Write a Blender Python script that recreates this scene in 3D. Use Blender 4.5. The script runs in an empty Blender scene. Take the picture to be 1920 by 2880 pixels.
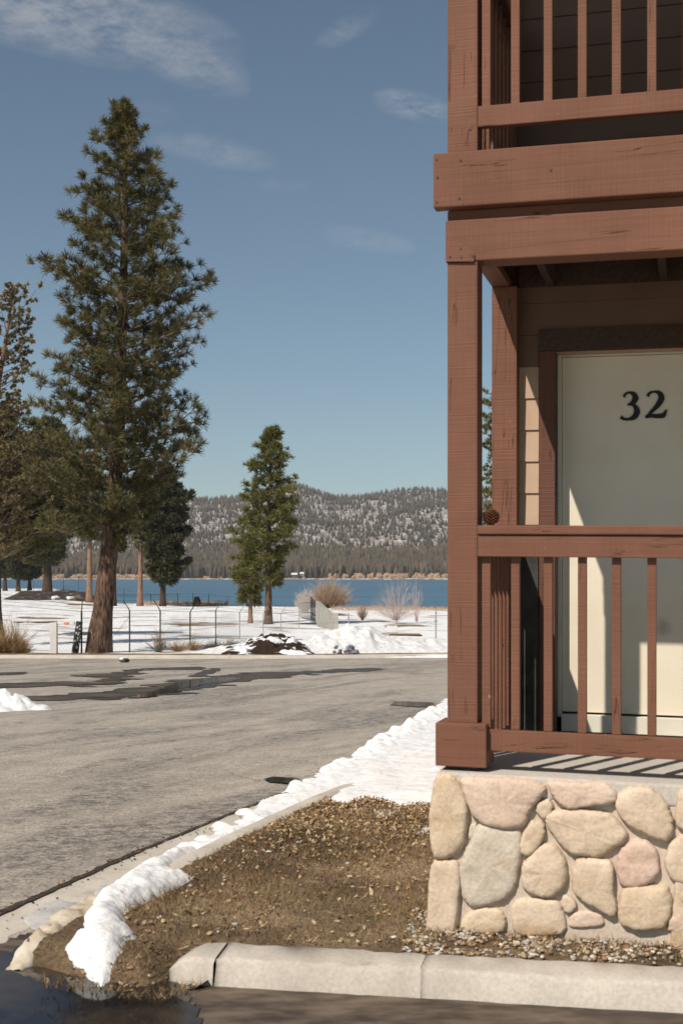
import bpy, bmesh, math, random
import numpy as np
from mathutils import Vector, Matrix
random.seed(7); RNG = np.random.default_rng(7)
sc = bpy.context.scene
COL = sc.collection
R = math.radians

# ------------------------------------------------------------------ camera
CAMZ = 1.6; F = 3600.0; H0 = 1622.0
cam_d = bpy.data.cameras.new('camera'); cam = bpy.data.objects.new('camera', cam_d); COL.objects.link(cam)
cam.location = (0, 0, CAMZ); cam.rotation_euler = (R(90), 0, 0)
cam_d.sensor_width = 36; cam_d.sensor_fit = 'AUTO'; cam_d.lens = 36*F/2880
cam_d.shift_y = (H0-1440)/2880
cam_d.clip_start = .05; cam_d.clip_end = 20000
cam_d.dof.use_dof = True; cam_d.dof.focus_distance = 14; cam_d.dof.aperture_fstop = 5.0
sc.camera = cam
sc.render.resolution_x = 682; sc.render.resolution_y = 1024

# ------------------------------------------------------------------ sun, sky
TH = math.atan2(1000, 3600)                       # yaw of the lodge's depth direction
E1 = Vector((math.cos(TH), -math.sin(TH), 0)); E2 = Vector((math.sin(TH), math.cos(TH), 0))
light_dir = (E1*.43 + E2*1.0 + Vector((0, 0, -1.18))).normalized()
SUN = -light_dir
sd_ = bpy.data.lights.new('sun', 'SUN'); sun = bpy.data.objects.new('sun', sd_); COL.objects.link(sun)
sd_.energy = 5.0; sd_.angle = R(.5); sd_.color = (1, .91, .80)
sun.location = (-20, -25, 40)
sun.rotation_euler = light_dir.to_track_quat('-Z', 'Y').to_euler()
w = bpy.data.worlds.new('World'); sc.world = w; w.use_nodes = True
nt = w.node_tree; nt.nodes.clear()
def N(nt, t, **k):
    n = nt.nodes.new(t)
    for a, b in k.items(): setattr(n, a, b)
    return n
out = N(nt, 'ShaderNodeOutputWorld'); bg = N(nt, 'ShaderNodeBackground'); sky = N(nt, 'ShaderNodeTexSky')
sky.sky_type = 'NISHITA'; sky.sun_disc = False
sky.sun_elevation = math.asin(SUN.z); sky.sun_rotation = math.atan2(SUN.x, SUN.y)
sky.altitude = 2000; sky.air_density = 1.0; sky.dust_density = 1.8; sky.ozone_density = 1.0
hsv = N(nt, 'ShaderNodeHueSaturation'); hsv.inputs['Saturation'].default_value = .96
nt.links.new(sky.outputs[0], hsv.inputs['Color'])
geo = N(nt, 'ShaderNodeTexCoord')
# thin cirrus: noise over the view direction projected on a plane far above
sep = N(nt, 'ShaderNodeSeparateXYZ'); nt.links.new(geo.outputs['Generated'], sep.inputs[0])
def M(nt, op, a, b=None, c=None, clamp=False):
    n = N(nt, 'ShaderNodeMath', operation=op); n.use_clamp = clamp
    for i, v in enumerate((a, b, c)):
        if v is None: continue
        if isinstance(v, (int, float)): n.inputs[i].default_value = v
        else: nt.links.new(v, n.inputs[i])
    return n.outputs[0]
def cloud_patch(az, el, raz, rel, tilt=0.0):
    # soft elliptical region of the sky around azimuth az, elevation el (as x/y and z/y slopes)
    u = M(nt, 'SUBTRACT', M(nt, 'DIVIDE', sep.outputs[0], sep.outputs[1]), az)
    v = M(nt, 'SUBTRACT', M(nt, 'DIVIDE', sep.outputs[2], sep.outputs[1]), el)
    v = M(nt, 'SUBTRACT', v, M(nt, 'MULTIPLY', u, tilt))
    uu = M(nt, 'POWER', M(nt, 'ABSOLUTE', M(nt, 'DIVIDE', u, raz)), 2.0)
    vv = M(nt, 'POWER', M(nt, 'ABSOLUTE', M(nt, 'DIVIDE', v, rel)), 2.0)
    return M(nt, 'MULTIPLY', M(nt, 'SUBTRACT', 1.0, M(nt, 'ADD', uu, vv), clamp=True), M(nt, 'GREATER_THAN', sep.outputs[1], 0.0))
def px(u, v): return (u-960)/F, (H0-v)/F
patches = [((150, 20), (560/F, 150/F), -.22, 1.0), ((480, 130), (240/F, 110/F), -.45, .75),
           ((975, 80), (100/F, 45/F), .5, .5), ((1165, 300), (130/F, 48/F), -.2, .95), ((600, 425), (200/F, 50/F), -.2, .5),
           ((1030, 675), (150/F, 40/F), -.15, .4), ((800, 520), (90/F, 26/F), .0, .22), ((430, 330), (80/F, 60/F), 0, .2)]
acc = None
for (c, r_, tl, st) in patches:
    a, e = px(*c)
    m = M(nt, 'MULTIPLY', cloud_patch(a, e, r_[0], r_[1], tl), st)
    acc = m if acc is None else M(nt, 'MAXIMUM', acc, m)
mp = N(nt, 'ShaderNodeMapping'); mp.inputs['Scale'].default_value = (22, 22, 60); mp.inputs['Rotation'].default_value = (0, .3, 0)
nt.links.new(geo.outputs['Generated'], mp.inputs[0])
cn = N(nt, 'ShaderNodeTexNoise'); cn.inputs['Scale'].default_value = 1.0; cn.inputs['Detail'].default_value = 8
cn.inputs['Roughness'].default_value = .72; cn.inputs['Distortion'].default_value = .1
nt.links.new(mp.outputs[0], cn.inputs['Vector'])
den = M(nt, 'MULTIPLY', M(nt, 'SUBTRACT', cn.outputs[0], .36, clamp=True), 5.0)
den = M(nt, 'MULTIPLY', den, acc, clamp=True)
den = M(nt, 'MULTIPLY', den, .44)
mix = N(nt, 'ShaderNodeMix', data_type='RGBA'); nt.links.new(den, mix.inputs['Factor'])
tint = N(nt, 'ShaderNodeMix', data_type='RGBA', blend_type='MULTIPLY'); tint.inputs['Factor'].default_value = 1
nt.links.new(hsv.outputs[0], tint.inputs[6]); tint.inputs[7].default_value = (1.0, 1.06, .96, 1)
nt.links.new(tint.outputs[2], mix.inputs[6]); mix.inputs[7].default_value = (6.6, 6.4, 6.4, 1)
nt.links.new(mix.outputs[2], bg.inputs[0]); bg.inputs[1].default_value = .085
nt.links.new(bg.outputs[0], out.inputs[0])
sc.view_settings.view_transform = 'Standard'; sc.view_settings.look = 'None'
sc.view_settings.gamma = 1; sc.view_settings.exposure = 0.0
sc.cycles.max_bounces = 5; sc.cycles.diffuse_bounces = 2; sc.cycles.transparent_max_bounces = 12
try: sc.cycles.use_denoising = True
except Exception: pass

# ------------------------------------------------------------------ helpers
def tag(o, label=None, cat=None, group=None, kind=None):
    if label: o['label'] = label
    if cat: o['category'] = cat
    if group: o['group'] = group
    if kind: o['kind'] = kind
    return o
def empty(name, loc=(0, 0, 0), rz=0):
    o = bpy.data.objects.new(name, None); o.location = loc; o.rotation_euler = (0, 0, rz); o.empty_display_size = .1
    COL.objects.link(o); return o
def link(name, me, mat=None, parent=None, smooth=False):
    o = bpy.data.objects.new(name, me); COL.objects.link(o)
    if parent: o.parent = parent
    for m in (mat if isinstance(mat, (list, tuple)) else [mat]):
        if m: me.materials.append(m)
    if smooth: me.polygons.foreach_set('use_smooth', [True]*len(me.polygons))
    return o
def arr_mesh(name, V, Fc, nper=None):
    """V (n,3) array, Fc (m,k) int array of equal-sized faces"""
    me = bpy.data.meshes.new(name); V = np.asarray(V, np.float32); Fc = np.asarray(Fc, np.int32)
    m, k = Fc.shape
    me.vertices.add(len(V)); me.vertices.foreach_set('co', V.ravel())
    me.loops.add(m*k); me.loops.foreach_set('vertex_index', Fc.ravel())
    me.polygons.add(m); me.polygons.foreach_set('loop_start', np.arange(0, m*k, k, dtype=np.int32))
    me.polygons.foreach_set('loop_total', np.full(m, k, np.int32))
    me.update(calc_edges=True); me.validate(); return me
class MB:
    def __init__(s): s.v = []; s.f = []
    def add(s, vs, fs):
        n = len(s.v); s.v += [tuple(p) for p in vs]; s.f += [[i+n for i in f] for f in fs]; return s
    def box(s, x0, x1, y0, y1, z0, z1, bev=0.0):
        if bev <= 0:
            vs = [(x, y, z) for z in (z0, z1) for (x, y) in ((x0, y0), (x1, y0), (x1, y1), (x0, y1))]
            return s.add(vs, [(3, 2, 1, 0), (4, 5, 6, 7), (0, 1, 5, 4), (1, 2, 6, 5), (2, 3, 7, 6), (3, 0, 4, 7)])
        bm = bmesh.new(); r = bmesh.ops.create_cube(bm, size=1)
        for v in bm.verts:
            v.co = ((x0+x1)/2+v.co.x*(x1-x0), (y0+y1)/2+v.co.y*(y1-y0), (z0+z1)/2+v.co.z*(z1-z0))
        bmesh.ops.bevel(bm, geom=bm.edges[:], offset=bev, segments=2, affect='EDGES', profile=.6)
        bm.verts.index_update()
        s.add([v.co[:] for v in bm.verts], [[v.index for v in f.verts] for f in bm.faces]); bm.free(); return s
    def tube(s, pts, rad, seg=8, cap=True):
        pts = [Vector(p) for p in pts]; n0 = len(s.v)
        if isinstance(rad, (int, float)): rad = [rad]*len(pts)
        t = (pts[1]-pts[0]).normalized(); up = Vector((0, 0, 1)) if abs(t.z) < .9 else Vector((1, 0, 0))
        x = t.cross(up).normalized(); vs = []
        for i, p in enumerate(pts):
            a = pts[min(i+1, len(pts)-1)]-pts[max(i-1, 0)]
            t = a.normalized(); x = (x-t*x.dot(t)).normalized(); y = t.cross(x)
            for k in range(seg):
                q = 2*math.pi*k/seg; vs.append(p+(x*math.cos(q)+y*math.sin(q))*rad[i])
        fs = [[i*seg+k, i*seg+(k+1) % seg, (i+1)*seg+(k+1) % seg, (i+1)*seg+k] for i in range(len(pts)-1) for k in range(seg)]
        if cap: fs += [list(range(seg))[::-1], [(len(pts)-1)*seg+k for k in range(seg)]]
        return s.add(vs, fs)
    def prism(s, poly, z0, z1):
        n = len(poly); vs = [(x, y, z0) for x, y in poly]+[(x, y, z1) for x, y in poly]
        return s.add(vs, [list(range(n))[::-1], list(range(n, 2*n))]+[[i, (i+1) % n, n+(i+1) % n, n+i] for i in range(n)])
    def build(s, name, mat, parent=None, smooth=False):
        me = bpy.data.meshes.new(name); me.from_pydata(s.v, [], s.f); me.update()
        return link(name, me, mat, parent, smooth)
# ---- lattice noise
_tab = RNG.random((256, 256))
def vnoise(x, y):
    xi = np.floor(x).astype(int); yi = np.floor(y).astype(int); fx = x-xi; fy = y-yi
    fx = fx*fx*(3-2*fx); fy = fy*fy*(3-2*fy)
    g = lambda a, b: _tab[a & 255, b & 255]
    return (g(xi, yi)*(1-fx)+g(xi+1, yi)*fx)*(1-fy)+(g(xi, yi+1)*(1-fx)+g(xi+1, yi+1)*fx)*fy
def fbm(x, y, o=4):
    s = 0; a = .5
    for i in range(o): s = s+a*vnoise(x*2**i+17*i, y*2**i+31*i); a *= .5
    return s/(1-.5**o)
# ---- terrain
def shore(k):       # distance of the near shore by direction k = x/y
    u = 960+F*k
    return np.interp(u, [-2500, 150, 215, 300, 500, 700, 1000, 1260, 4000], [500, 470, 300, 212, 208, 191, 182, 174, 160])
LAKE = -2.8
def T(x, y):
    x = np.asarray(x, float); y = np.asarray(y, float)
    z = np.interp(y, [-50, 8, 9.5, 52, 56, 100], [0, 0, -.03, -1.6, -1.68, -2.23])
    ys = shore(x/np.maximum(y, 1))
    zz = -2.23+(LAKE+2.23)*(y-100)/(ys-100)
    return np.where(y > 100, np.maximum(zz, LAKE-1.5), z)
def G(u, v, dz=0.0):
    k = (u-960)/F; m = (v-H0)/F
    a, b = 1.0, 4000.0
    f = lambda y: CAMZ-m*y-float(T(k*y, y))-dz
    for _ in range(60):
        c = (a+b)/2
        if f(c) > 0: a = c
        else: b = c
    return k*a, a, float(T(k*a, a))+dz
def Gp(u, v, zz):    # on a level plane
    y = (CAMZ-zz)*F/(v-H0); return (u-960)/F*y, y, zz
def UY(u, y): return (u-960)/F*y
def VZ(v, y): return CAMZ+(H0-v)/F*y
def sdist(poly, X, Y):
    P = np.array(poly, float)[:, :2]; Q = np.roll(P, -1, 0); d = np.full(X.shape, 1e9); ins = np.zeros(X.shape, bool)
    for (x1, y1), (x2, y2) in zip(P, Q):
        ex, ey = x2-x1, y2-y1; t = np.clip(((X-x1)*ex+(Y-y1)*ey)/(ex*ex+ey*ey+1e-12), 0, 1)
        d = np.minimum(d, np.hypot(X-x1-t*ex, Y-y1-t*ey))
        c = ((y1 > Y) != (y2 > Y)) & (X < (x2-x1)*(Y-y1)/(y2-y1+1e-12)+x1); ins ^= c
    return np.where(ins, d, -d)
def field(name, xs, ys, zf, mat, keep=None, parent=None, smooth=True):
    X, Y = np.meshgrid(xs, ys); Z = zf(X, Y)
    K = np.ones(X.shape, bool) if keep is None else keep(X, Y)
    n = len(xs); idx = np.arange(X.size).reshape(X.shape)
    q = np.stack([idx[:-1, :-1], idx[:-1, 1:], idx[1:, 1:], idx[1:, :-1]], -1)
    kq = K[:-1, :-1] | K[:-1, 1:] | K[1:, 1:] | K[1:, :-1]
    q = q[kq]; used = np.unique(q); rm = np.full(X.size, -1); rm[used] = np.arange(len(used))
    V = np.stack([X, Y, Z], -1).reshape(-1, 3)[used]
    return link(name, arr_mesh(name, V, rm[q]), mat, parent, smooth)

# ------------------------------------------------------------------ materials
def material(name, rough=.8, spec=.3):
    m = bpy.data.materials.new(name); m.use_nodes = True; t = m.node_tree
    b = t.nodes['Principled BSDF']; b.inputs['Roughness'].default_value = rough
    b.inputs['Specular IOR Level'].default_value = spec
    return m, t, b
def ramp(t, fac, stops, interp='LINEAR'):
    r = N(t, 'ShaderNodeValToRGB'); r.color_ramp.interpolation = interp
    while len(r.color_ramp.elements) < len(stops): r.color_ramp.elements.new(.5)
    for e, (p, c) in zip(r.color_ramp.elements, stops):
        e.position = p; e.color = (c, c, c, 1) if isinstance(c, (int, float)) else (*c, 1)
    t.links.new(fac, r.inputs[0]); return r.outputs[0]
def noise(t, scale, detail=5, rough=.55, coord='Object', stretch=None, dist=0, rot=None, tex=False):
    if coord != 'World':
        src = N(t, 'ShaderNodeTexCoord').outputs[coord]
    else:
        src = N(t, 'ShaderNodeNewGeometry').outputs['Position']
    if stretch or rot:
        mp = N(t, 'ShaderNodeMapping'); mp.inputs['Scale'].default_value = stretch or (1, 1, 1)
        if rot: mp.inputs['Rotation'].default_value = rot
        if tex: mp.vector_type = 'TEXTURE'
        t.links.new(src, mp.inputs[0]); src = mp.outputs[0]
    n = N(t, 'ShaderNodeTexNoise'); n.inputs['Scale'].default_value = scale; n.inputs['Detail'].default_value = detail
    n.inputs['Roughness'].default_value = rough; n.inputs['Distortion'].default_value = dist
    t.links.new(src, n.inputs['Vector']); return n.outputs[0]
def mixc(t, fac, a, b, mode='MIX'):
    n = N(t, 'ShaderNodeMix', data_type='RGBA', blend_type=mode)
    if isinstance(fac, (int, float)): n.inputs['Factor'].default_value = fac
    else: t.links.new(fac, n.inputs['Factor'])
    for i, v in ((6, a), (7, b)):
        if isinstance(v, tuple): n.inputs[i].default_value = (*v, 1)
        else: t.links.new(v, n.inputs[i])
    return n.outputs[2]
def bump(t, b, h, strength=.5, dist=.01, prev=None):
    n = N(t, 'ShaderNodeBump'); n.inputs['Strength'].default_value = strength; n.inputs['Distance'].default_value = dist
    t.links.new(h, n.inputs['Height'])
    if prev is not None: t.links.new(prev, n.inputs['Normal'])
    t.links.new(n.outputs[0], b.inputs['Normal']); return n.outputs[0]
def simple(name, stops, scale=3, rough=.85, detail=5, bs=.4, bd=.01, stretch=None, coord='Object', spec=.25, nrough=.55):
    m, t, b = material(name, rough, spec)
    n = noise(t, scale, detail, nrough, coord, stretch)
    t.links.new(ramp(t, n, stops), b.inputs['Base Color'])
    if bs: bump(t, b, n, bs, bd)
    return m

def wood(name, axis, c0=(.155, .068, .042), c1=(.200, .091, .057)):
    """weathered reddish brown paint on rough sawn timber, grain along axis"""
    m, t, b = material(name, .72, .25)
    st = [38, 38, 38]; st[axis] = 1.1; st2 = [9, 9, 9]; st2[axis] = .35
    g = noise(t, 1, 6, .62, stretch=tuple(st), dist=.35)
    big = noise(t, 2.2, 4, .6)
    col = ramp(t, big, [(.32, c0), (.68, c1)])
    # checks: long narrow splits where the grain runs open
    cr = noise(t, 1.3, 4, .55, stretch=tuple(st2), dist=.9)
    band = M(t, 'ABSOLUTE', M(t, 'SUBTRACT', cr, .5))
    line = ramp(t, band, [(0, 1.0), (.0055, 0.0)])
    gate = ramp(t, noise(t, 1.5, 2, coord='Object', stretch=(1, 1.7, 2.3)), [(.52, 0.0), (.60, 1.0)])
    crack = M(t, 'MULTIPLY', line, gate)
    col = mixc(t, M(t, 'MULTIPLY', ramp(t, g, [(.38, 1.0), (.52, 0.0)]), .24), col, (.155, .072, .045))
    chips = ramp(t, noise(t, 24, 3, .6), [(.74, 0.0), (.77, .8)])
    col = mixc(t, chips, col, (.40, .24, .18))
    col = mixc(t, M(t, 'MULTIPLY', crack, .65), col, (.05, .02, .014))
    t.links.new(col, b.inputs['Base Color'])
    # saw kerf marks across the grain
    ks = [2, 2, 2]; ks[axis] = 150
    kf = noise(t, 1, 2, .5, stretch=tuple(ks))
    h = M(t, 'ADD', M(t, 'MULTIPLY', g, .7), M(t, 'MULTIPLY', kf, .6))
    h = M(t, 'SUBTRACT', h, M(t, 'MULTIPLY', crack, 2.2))
    bump(t, b, h, .6, .009)
    return m
TRIM = wood('dark_trim_paint', 2, (.105, .046, .030), (.135, .062, .042))
WOOD = [wood('brown_painted_wood_along', 0), wood('brown_painted_wood_deep', 1), wood('brown_painted_wood_upright', 2)]

def concrete(name, a=(.42, .38, .33), b_=(.58, .54, .48), stain=True):
    m, t, b = material(name, .88, .2)
    n = noise(t, 1.7, 8, .65); f = noise(t, 60, 4, .6)
    col = ramp(t, n, [(.3, a), (.7, b_)])
    col = mixc(t, .35, col, ramp(t, f, [(.3, (.25, .23, .2)), (.7, (.6, .57, .52))]), 'OVERLAY')
    if stain:
        col = mixc(t, ramp(t, noise(t, 3.3, 6, .7), [(.58, 0.0), (.70, .55)]), col, (.27, .22, .17))
        col = mixc(t, ramp(t, noise(t, 11, 3, .7), [(.68, 0.0), (.73, .5)]), col, (.66, .63, .58))
    t.links.new(col, b.inputs['Base Color']); bump(t, b, f, .35, .004); return m
CONC = concrete('concrete'); SLABM = concrete('slab_concrete', (.45, .42, .38), (.58, .55, .5), False)
MORTAR = concrete('mortar', (.50, .43, .35), (.60, .52, .44), False)

def snow_mat(name, a=(.66, .66, .665), b_=(.80, .795, .785), dirt=.0, bs=.5, sc_=6):
    m, t, b = material(name, .65, .3)
    n = noise(t, sc_, 7, .6, coord='World'); f = noise(t, 45, 4, .6, coord='World')
    col = ramp(t, n, [(.3, a), (.65, b_)])
    if dirt > 0:
        col = mixc(t, ramp(t, noise(t, 22, 6, .75, coord='World'), [(.62-dirt*.1, 0.0), (.70, dirt)]), col, (.24, .2, .16))
    t.links.new(col, b.inputs['Base Color'])
    h = M(t, 'ADD', n, M(t, 'MULTIPLY', f, .35)); bump(t, b, h, bs, .03)
    b.inputs['Subsurface Weight'].default_value = 0.0
    return m
SNOW = snow_mat('snow'); SNOWD = snow_mat('dirty_snow', (.52, .52, .53), (.76, .755, .745), .55)
ICE = snow_mat('grey_ice', (.36, .34, .32), (.52, .50, .47), .4)

# asphalt: pale worn surface with darker smeared tracks
def asphalt():
    m, t, b = material('worn_asphalt', .9, .2)
    fine = noise(t, 42, 6, .8, coord='World')
    RA = R(70)
    mid = noise(t, 3.0, 7, .7, coord='World', stretch=(2.4, 1, 1), rot=(0, 0, RA), tex=True)
    big = noise(t, .75, 6, .62, coord='World', stretch=(4.2, 1, 1), rot=(0, 0, RA), tex=True, dist=.5)
    speck = noise(t, 9, 8, .92, coord='World', stretch=(1.3, 1, 1), rot=(0, 0, R(10)), tex=True)
    base = ramp(t, mid, [(.3, (.28, .250, .212)), (.62, (.43, .385, .328))])
    dark = ramp(t, M(t, 'ADD', M(t, 'MULTIPLY', big, .75), M(t, 'MULTIPLY', mid, .25)), [(.49, 0.0), (.56, 1.0)])
    spk = ramp(t, speck, [(.45, 1.0), (.54, .12)])
    col = mixc(t, M(t, 'MULTIPLY', M(t, 'MULTIPLY', dark, spk), .82), base, (.095, .090, .090))
    col = mixc(t, ramp(t, speck, [(.33, .8), (.46, 0.0)]), col, (.12, .11, .10))
    col = mixc(t, ramp(t, speck, [(.54, .0), (.64, .5)]), col, (.52, .47, .40))
    agg = ramp(t, fine, [(.34, (.10, .09, .085)), (.5, (.5, .5, .5)), (.72, (.92, .9, .86))])
    col = mixc(t, .8, col, agg, 'OVERLAY')
    cr = M(t, 'ABSOLUTE', M(t, 'SUBTRACT', noise(t, .28, 6, .6, coord='World', dist=1.2), .5))
    crack = M(t, 'MULTIPLY', ramp(t, cr, [(0, 1.0), (.0035, 0.0)]), ramp(t, noise(t, .15, 2, coord='World'), [(.48, 0.0), (.54, .8)]))
    col = mixc(t, crack, col, (.06, .045, .035))
    t.links.new(col, b.inputs['Base Color'])
    bump(t, b, fine, .8, .012); return m
ASPH = asphalt()
def wet():
    m, t, b = material('wet_asphalt', .5, .5)
    n = noise(t, 1.6, 7, .65, coord='World', stretch=(.5, 1, 1)); f = noise(t, 60, 4, .7, coord='World')
    t.links.new(ramp(t, n, [(.38, (.030, .023, .018)), (.65, (.095, .070, .050))]), b.inputs['Base Color'])
    t.links.new(ramp(t, n, [(.40, .35), (.52, .85)]), b.inputs['Roughness'])
    bump(t, b, f, .12, .003); return m
WET = wet()
def puddle_mat():
    m, t, b = material('puddle_water', .06, .5)
    n = noise(t, 2.5, 5, .6, coord='World')
    t.links.new(ramp(t, n, [(.4, (.012, .011, .014)), (.65, (.05, .036, .025))]), b.inputs['Base Color'])
    bump(t, b, noise(t, 14, 3, .5, coord='World'), .05, .004); b.inputs['IOR'].default_value = 1.33; return m
PUD = puddle_mat()
def soil():
    m, t, b = material('bare_soil_and_dead_grass', .95, .1)
    n = noise(t, 1.1, 7, .6, coord='World'); f = noise(t, 55, 6, .75, coord='World'); g = noise(t, 16, 5, .7, coord='World')
    col = ramp(t, n, [(.36, (.095, .066, .042)), (.5, (.18, .126, .077)), (.64, (.34, .25, .155))])
    col = mixc(t, .75, col, ramp(t, f, [(.32, (.10, .09, .08)), (.5, (.48, .48, .48)), (.7, (.95, .92, .85))]), 'OVERLAY')
    col = mixc(t, ramp(t, noise(t, 2.6, 4, .6, coord='World'), [(.60, 0.0), (.70, .35)]), col, (.075, .085, .03))
    t.links.new(col, b.inputs['Base Color'])
    bump(t, b, M(t, 'ADD', f, M(t, 'MULTIPLY', g, 1.2)), .8, .02); return m
SOIL = soil()
def ground_mat():
    m, t, b = material('snowfield', .8, .2)
    n = noise(t, .5, 8, .62, coord='World', stretch=(.35, 1, 1)); f = noise(t, 4, 6, .6, coord='World')
    col = ramp(t, f, [(.3, (.70, .70, .705)), (.7, (.82, .815, .805))])
    grass = ramp(t, n, [(.56, 0.0), (.61, 1.0)])
    col = mixc(t, grass, col, ramp(t, noise(t, 9, 4, coord='World'), [(.3, (.13, .085, .045)), (.7, (.27, .19, .11))]))
    t.links.new(col, b.inputs['Base Color'])
    bump(t, b, M(t, 'ADD', f, M(t, 'MULTIPLY', noise(t, .8, 4, coord='World'), 2)), .35, .12); return m
FIELD = ground_mat()
BARK = simple('pine_bark', [(.34, (.022, .014, .010)), (.5, (.105, .062, .042)), (.72, (.23, .145, .10))], 1.0, .95, 6, 1.0, .06, (14, 14, 2.6))
BARKP = simple('pale_bark', [(.3, (.16, .09, .058)), (.7, (.34, .20, .135))], 1.0, .95, 5, .7, .04, (9, 9, 1.5))
BARKD = simple('dark_bark', [(.3, (.035, .022, .016)), (.7, (.10, .062, .042))], 1.0, .95, 5, .7, .04, (9, 9, 1.5))
BRANCH = simple('branch_bark', [(.35, (.09, .062, .045)), (.65, (.26, .20, .155))], 5, .95, 4, 0)
TWIG = simple('twigs_tan', [(.3, (.30, .19, .12)), (.7, (.52, .38, .26))], 2, .9, 3, 0)
TWIGP = simple('twigs_pale', [(.3, (.42, .32, .27)), (.7, (.60, .49, .43))], 2, .9, 3, 0)
TWIGO = simple('twigs_orange', [(.3, (.30, .20, .13)), (.7, (.42, .28, .17))], .05, .9, 3, 0, coord='World')
def needles(name, cols, sc_=1.3):
    m, t, b = material(name, .6, .25)
    n = noise(t, sc_, 3, .6, coord='World')
    t.links.new(ramp(t, n, [(.3, cols[0]), (.5, cols[1]), (.7, cols[2])]), b.inputs['Base Color'])
    tr = N(t, 'ShaderNodeBsdfTranslucent'); t.links.new(b.inputs['Base Color'].links[0].from_socket, tr.inputs[0])
    mx = N(t, 'ShaderNodeMixShader'); mx.inputs[0].default_value = .15
    o = t.nodes['Material Output']; t.links.new(b.outputs[0], mx.inputs[1]); t.links.new(tr.outputs[0], mx.inputs[2])
    t.links.new(mx.outputs[0], o.inputs[0]); return m
NEED = needles('pine_needles', ((.060, .062, .024), (.115, .104, .038), (.21, .165, .068)))
NEEDG = needles('green_needles', ((.075, .085, .024), (.13, .125, .032), (.20, .165, .052)))
NEEDD = needles('dark_needles', ((.035, .042, .018), (.06, .06, .026), (.10, .085, .038)))
NEEDB = needles('brown_scales', ((.10, .10, .04), (.21, .165, .08), (.40, .29, .17)), 2.5)
DRY = simple('dry_brush', [(.3, (.22, .13, .06)), (.7, (.46, .32, .17))], 3, .95, 3, 0)
GALV = simple('galvanised_steel', [(.3, (.22, .22, .21)), (.7, (.40, .39, .37))], 8, .5, 3, 0, spec=.5)
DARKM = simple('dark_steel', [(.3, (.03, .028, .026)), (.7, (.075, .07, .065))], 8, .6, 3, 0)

# ------------------------------------------------------------------ ground, road, lake, hills
xs = np.concatenate([-np.geomspace(700, 4, 120), np.linspace(-3.8, 3.8, 20), np.geomspace(4, 500, 110)])
ys = np.concatenate([np.linspace(-40, 48, 45), np.linspace(49, 60, 45), np.geomspace(61, 560, 170)])
def gz(X, Y):
    z = T(X, Y); low = np.clip((52.6-Y)/1.2, 0, 1)
    far = np.clip((Y-54)/30, 0, 1)
    return z-.22*low+(fbm(X*.15, Y*.15)-.5)*.5*far*np.clip((shore(X/np.maximum(Y, 1))-Y)/40, 0, 1)
tag(field('ground', xs, ys, gz, FIELD), kind='structure')
# road edge line (source pixels on the asphalt plane)
RZ = -.1
ra = Vector(Gp(0, 2577, RZ)[:2]); rb = Vector(Gp(842, 2195, RZ)[:2])
RD = (rb-ra).normalized(); RN = Vector((RD.y, -RD.x))      # along, and toward the soil
def rp(s, t): p = ra+RD*s+RN*t; return p.x, p.y
xs = np.concatenate([np.linspace(-90, -10, 60), np.linspace(-9.5, 9.5, 60), np.linspace(10, 70, 40)])
ys = np.concatenate([np.linspace(-30, 0, 10), np.linspace(.5, 52, 120)])
def road_far(X): return 51.3+np.interp(X, [-20, -12, -4, 0, 4, 20], [.3, -.2, -.7, -.1, 1.2, 2.5])
def roadz(X, Y): return T(X, Y)+RZ
X, Y = np.meshgrid(xs, ys); Yr = Y.copy(); m_ = Y > 40
Yr[m_] = (40+(Y-40)*(road_far(X)-40)/12)[m_]
idx = np.arange(X.size).reshape(X.shape)
q = np.stack([idx[:-1, :-1], idx[:-1, 1:], idx[1:, 1:], idx[1:, :-1]], -1).reshape(-1, 4)
tag(link('road', arr_mesh('road', np.stack([X, Yr, roadz(X, Yr)], -1).reshape(-1, 3), q), ASPH, smooth=True), kind='structure')

# lake
lm, lt, lb = material('lake_water', .28, .5)
n1 = noise(lt, .55, 4, .6, coord='World', stretch=(.25, 1, 1)); n2 = noise(lt, .03, 4, .6, coord='World', stretch=(.12, 1, 1))
lt.links.new(ramp(lt, n2, [(.38, (.018, .072, .130)), (.62, (.05, .14, .205))]), lb.inputs['Base Color'])
bump(lt, lb, n1, 1.0, .5)
bm = MB(); bm.add([(-1600, 120, LAKE), (1200, 120, LAKE), (1500, 2010, LAKE), (-1900, 2010, LAKE)], [(0, 1, 2, 3)])
tag(bm.build('lake', lm), kind='structure')

# hills
Y0 = 1960
RIDGE_U = [-1500, -600, 0, 300, 540, 690, 760, 832, 890, 955, 1050, 1163, 1257, 1500, 2200, 3500]
RIDGE_V = [1430, 1400, 1420, 1410, 1405, 1393, 1375, 1361, 1379, 1398, 1388, 1371, 1378, 1360, 1400, 1430]
def hz(X, Y):
    k = X/np.maximum(Y, 1); u = 960+F*k
    yr = 3400.0
    rz = (H0-np.interp(u, RIDGE_U, RIDGE_V)-6)/F*yr+CAMZ
    t = np.clip((Y-Y0)/(yr-Y0), 0, 1.4)
    g = np.interp(t, [0, .03, .12, .3, .6, .85, 1.0, 1.4], [0, .012, .04, .22, .60, .88, 1.0, .7])
    n = (fbm(X/260+3, Y/260, 4)-.5)*60*np.clip(t*1.6, 0, 1)*np.clip((1-t)*4, 0, 1)
    z = LAKE+1.2+(rz-LAKE)*g+n
    return np.where(Y < Y0+8, LAKE-.5, z)
hm, ht, hb = material('hillside', .95, .1)
hn = noise(ht, .02, 6, .65, coord='World'); hf = noise(ht, .09, 4, .7, coord='World')
gz_ = N(ht, 'ShaderNodeNewGeometry'); sz = N(ht, 'ShaderNodeSeparateXYZ'); ht.links.new(gz_.outputs['Position'], sz.inputs[0])
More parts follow.
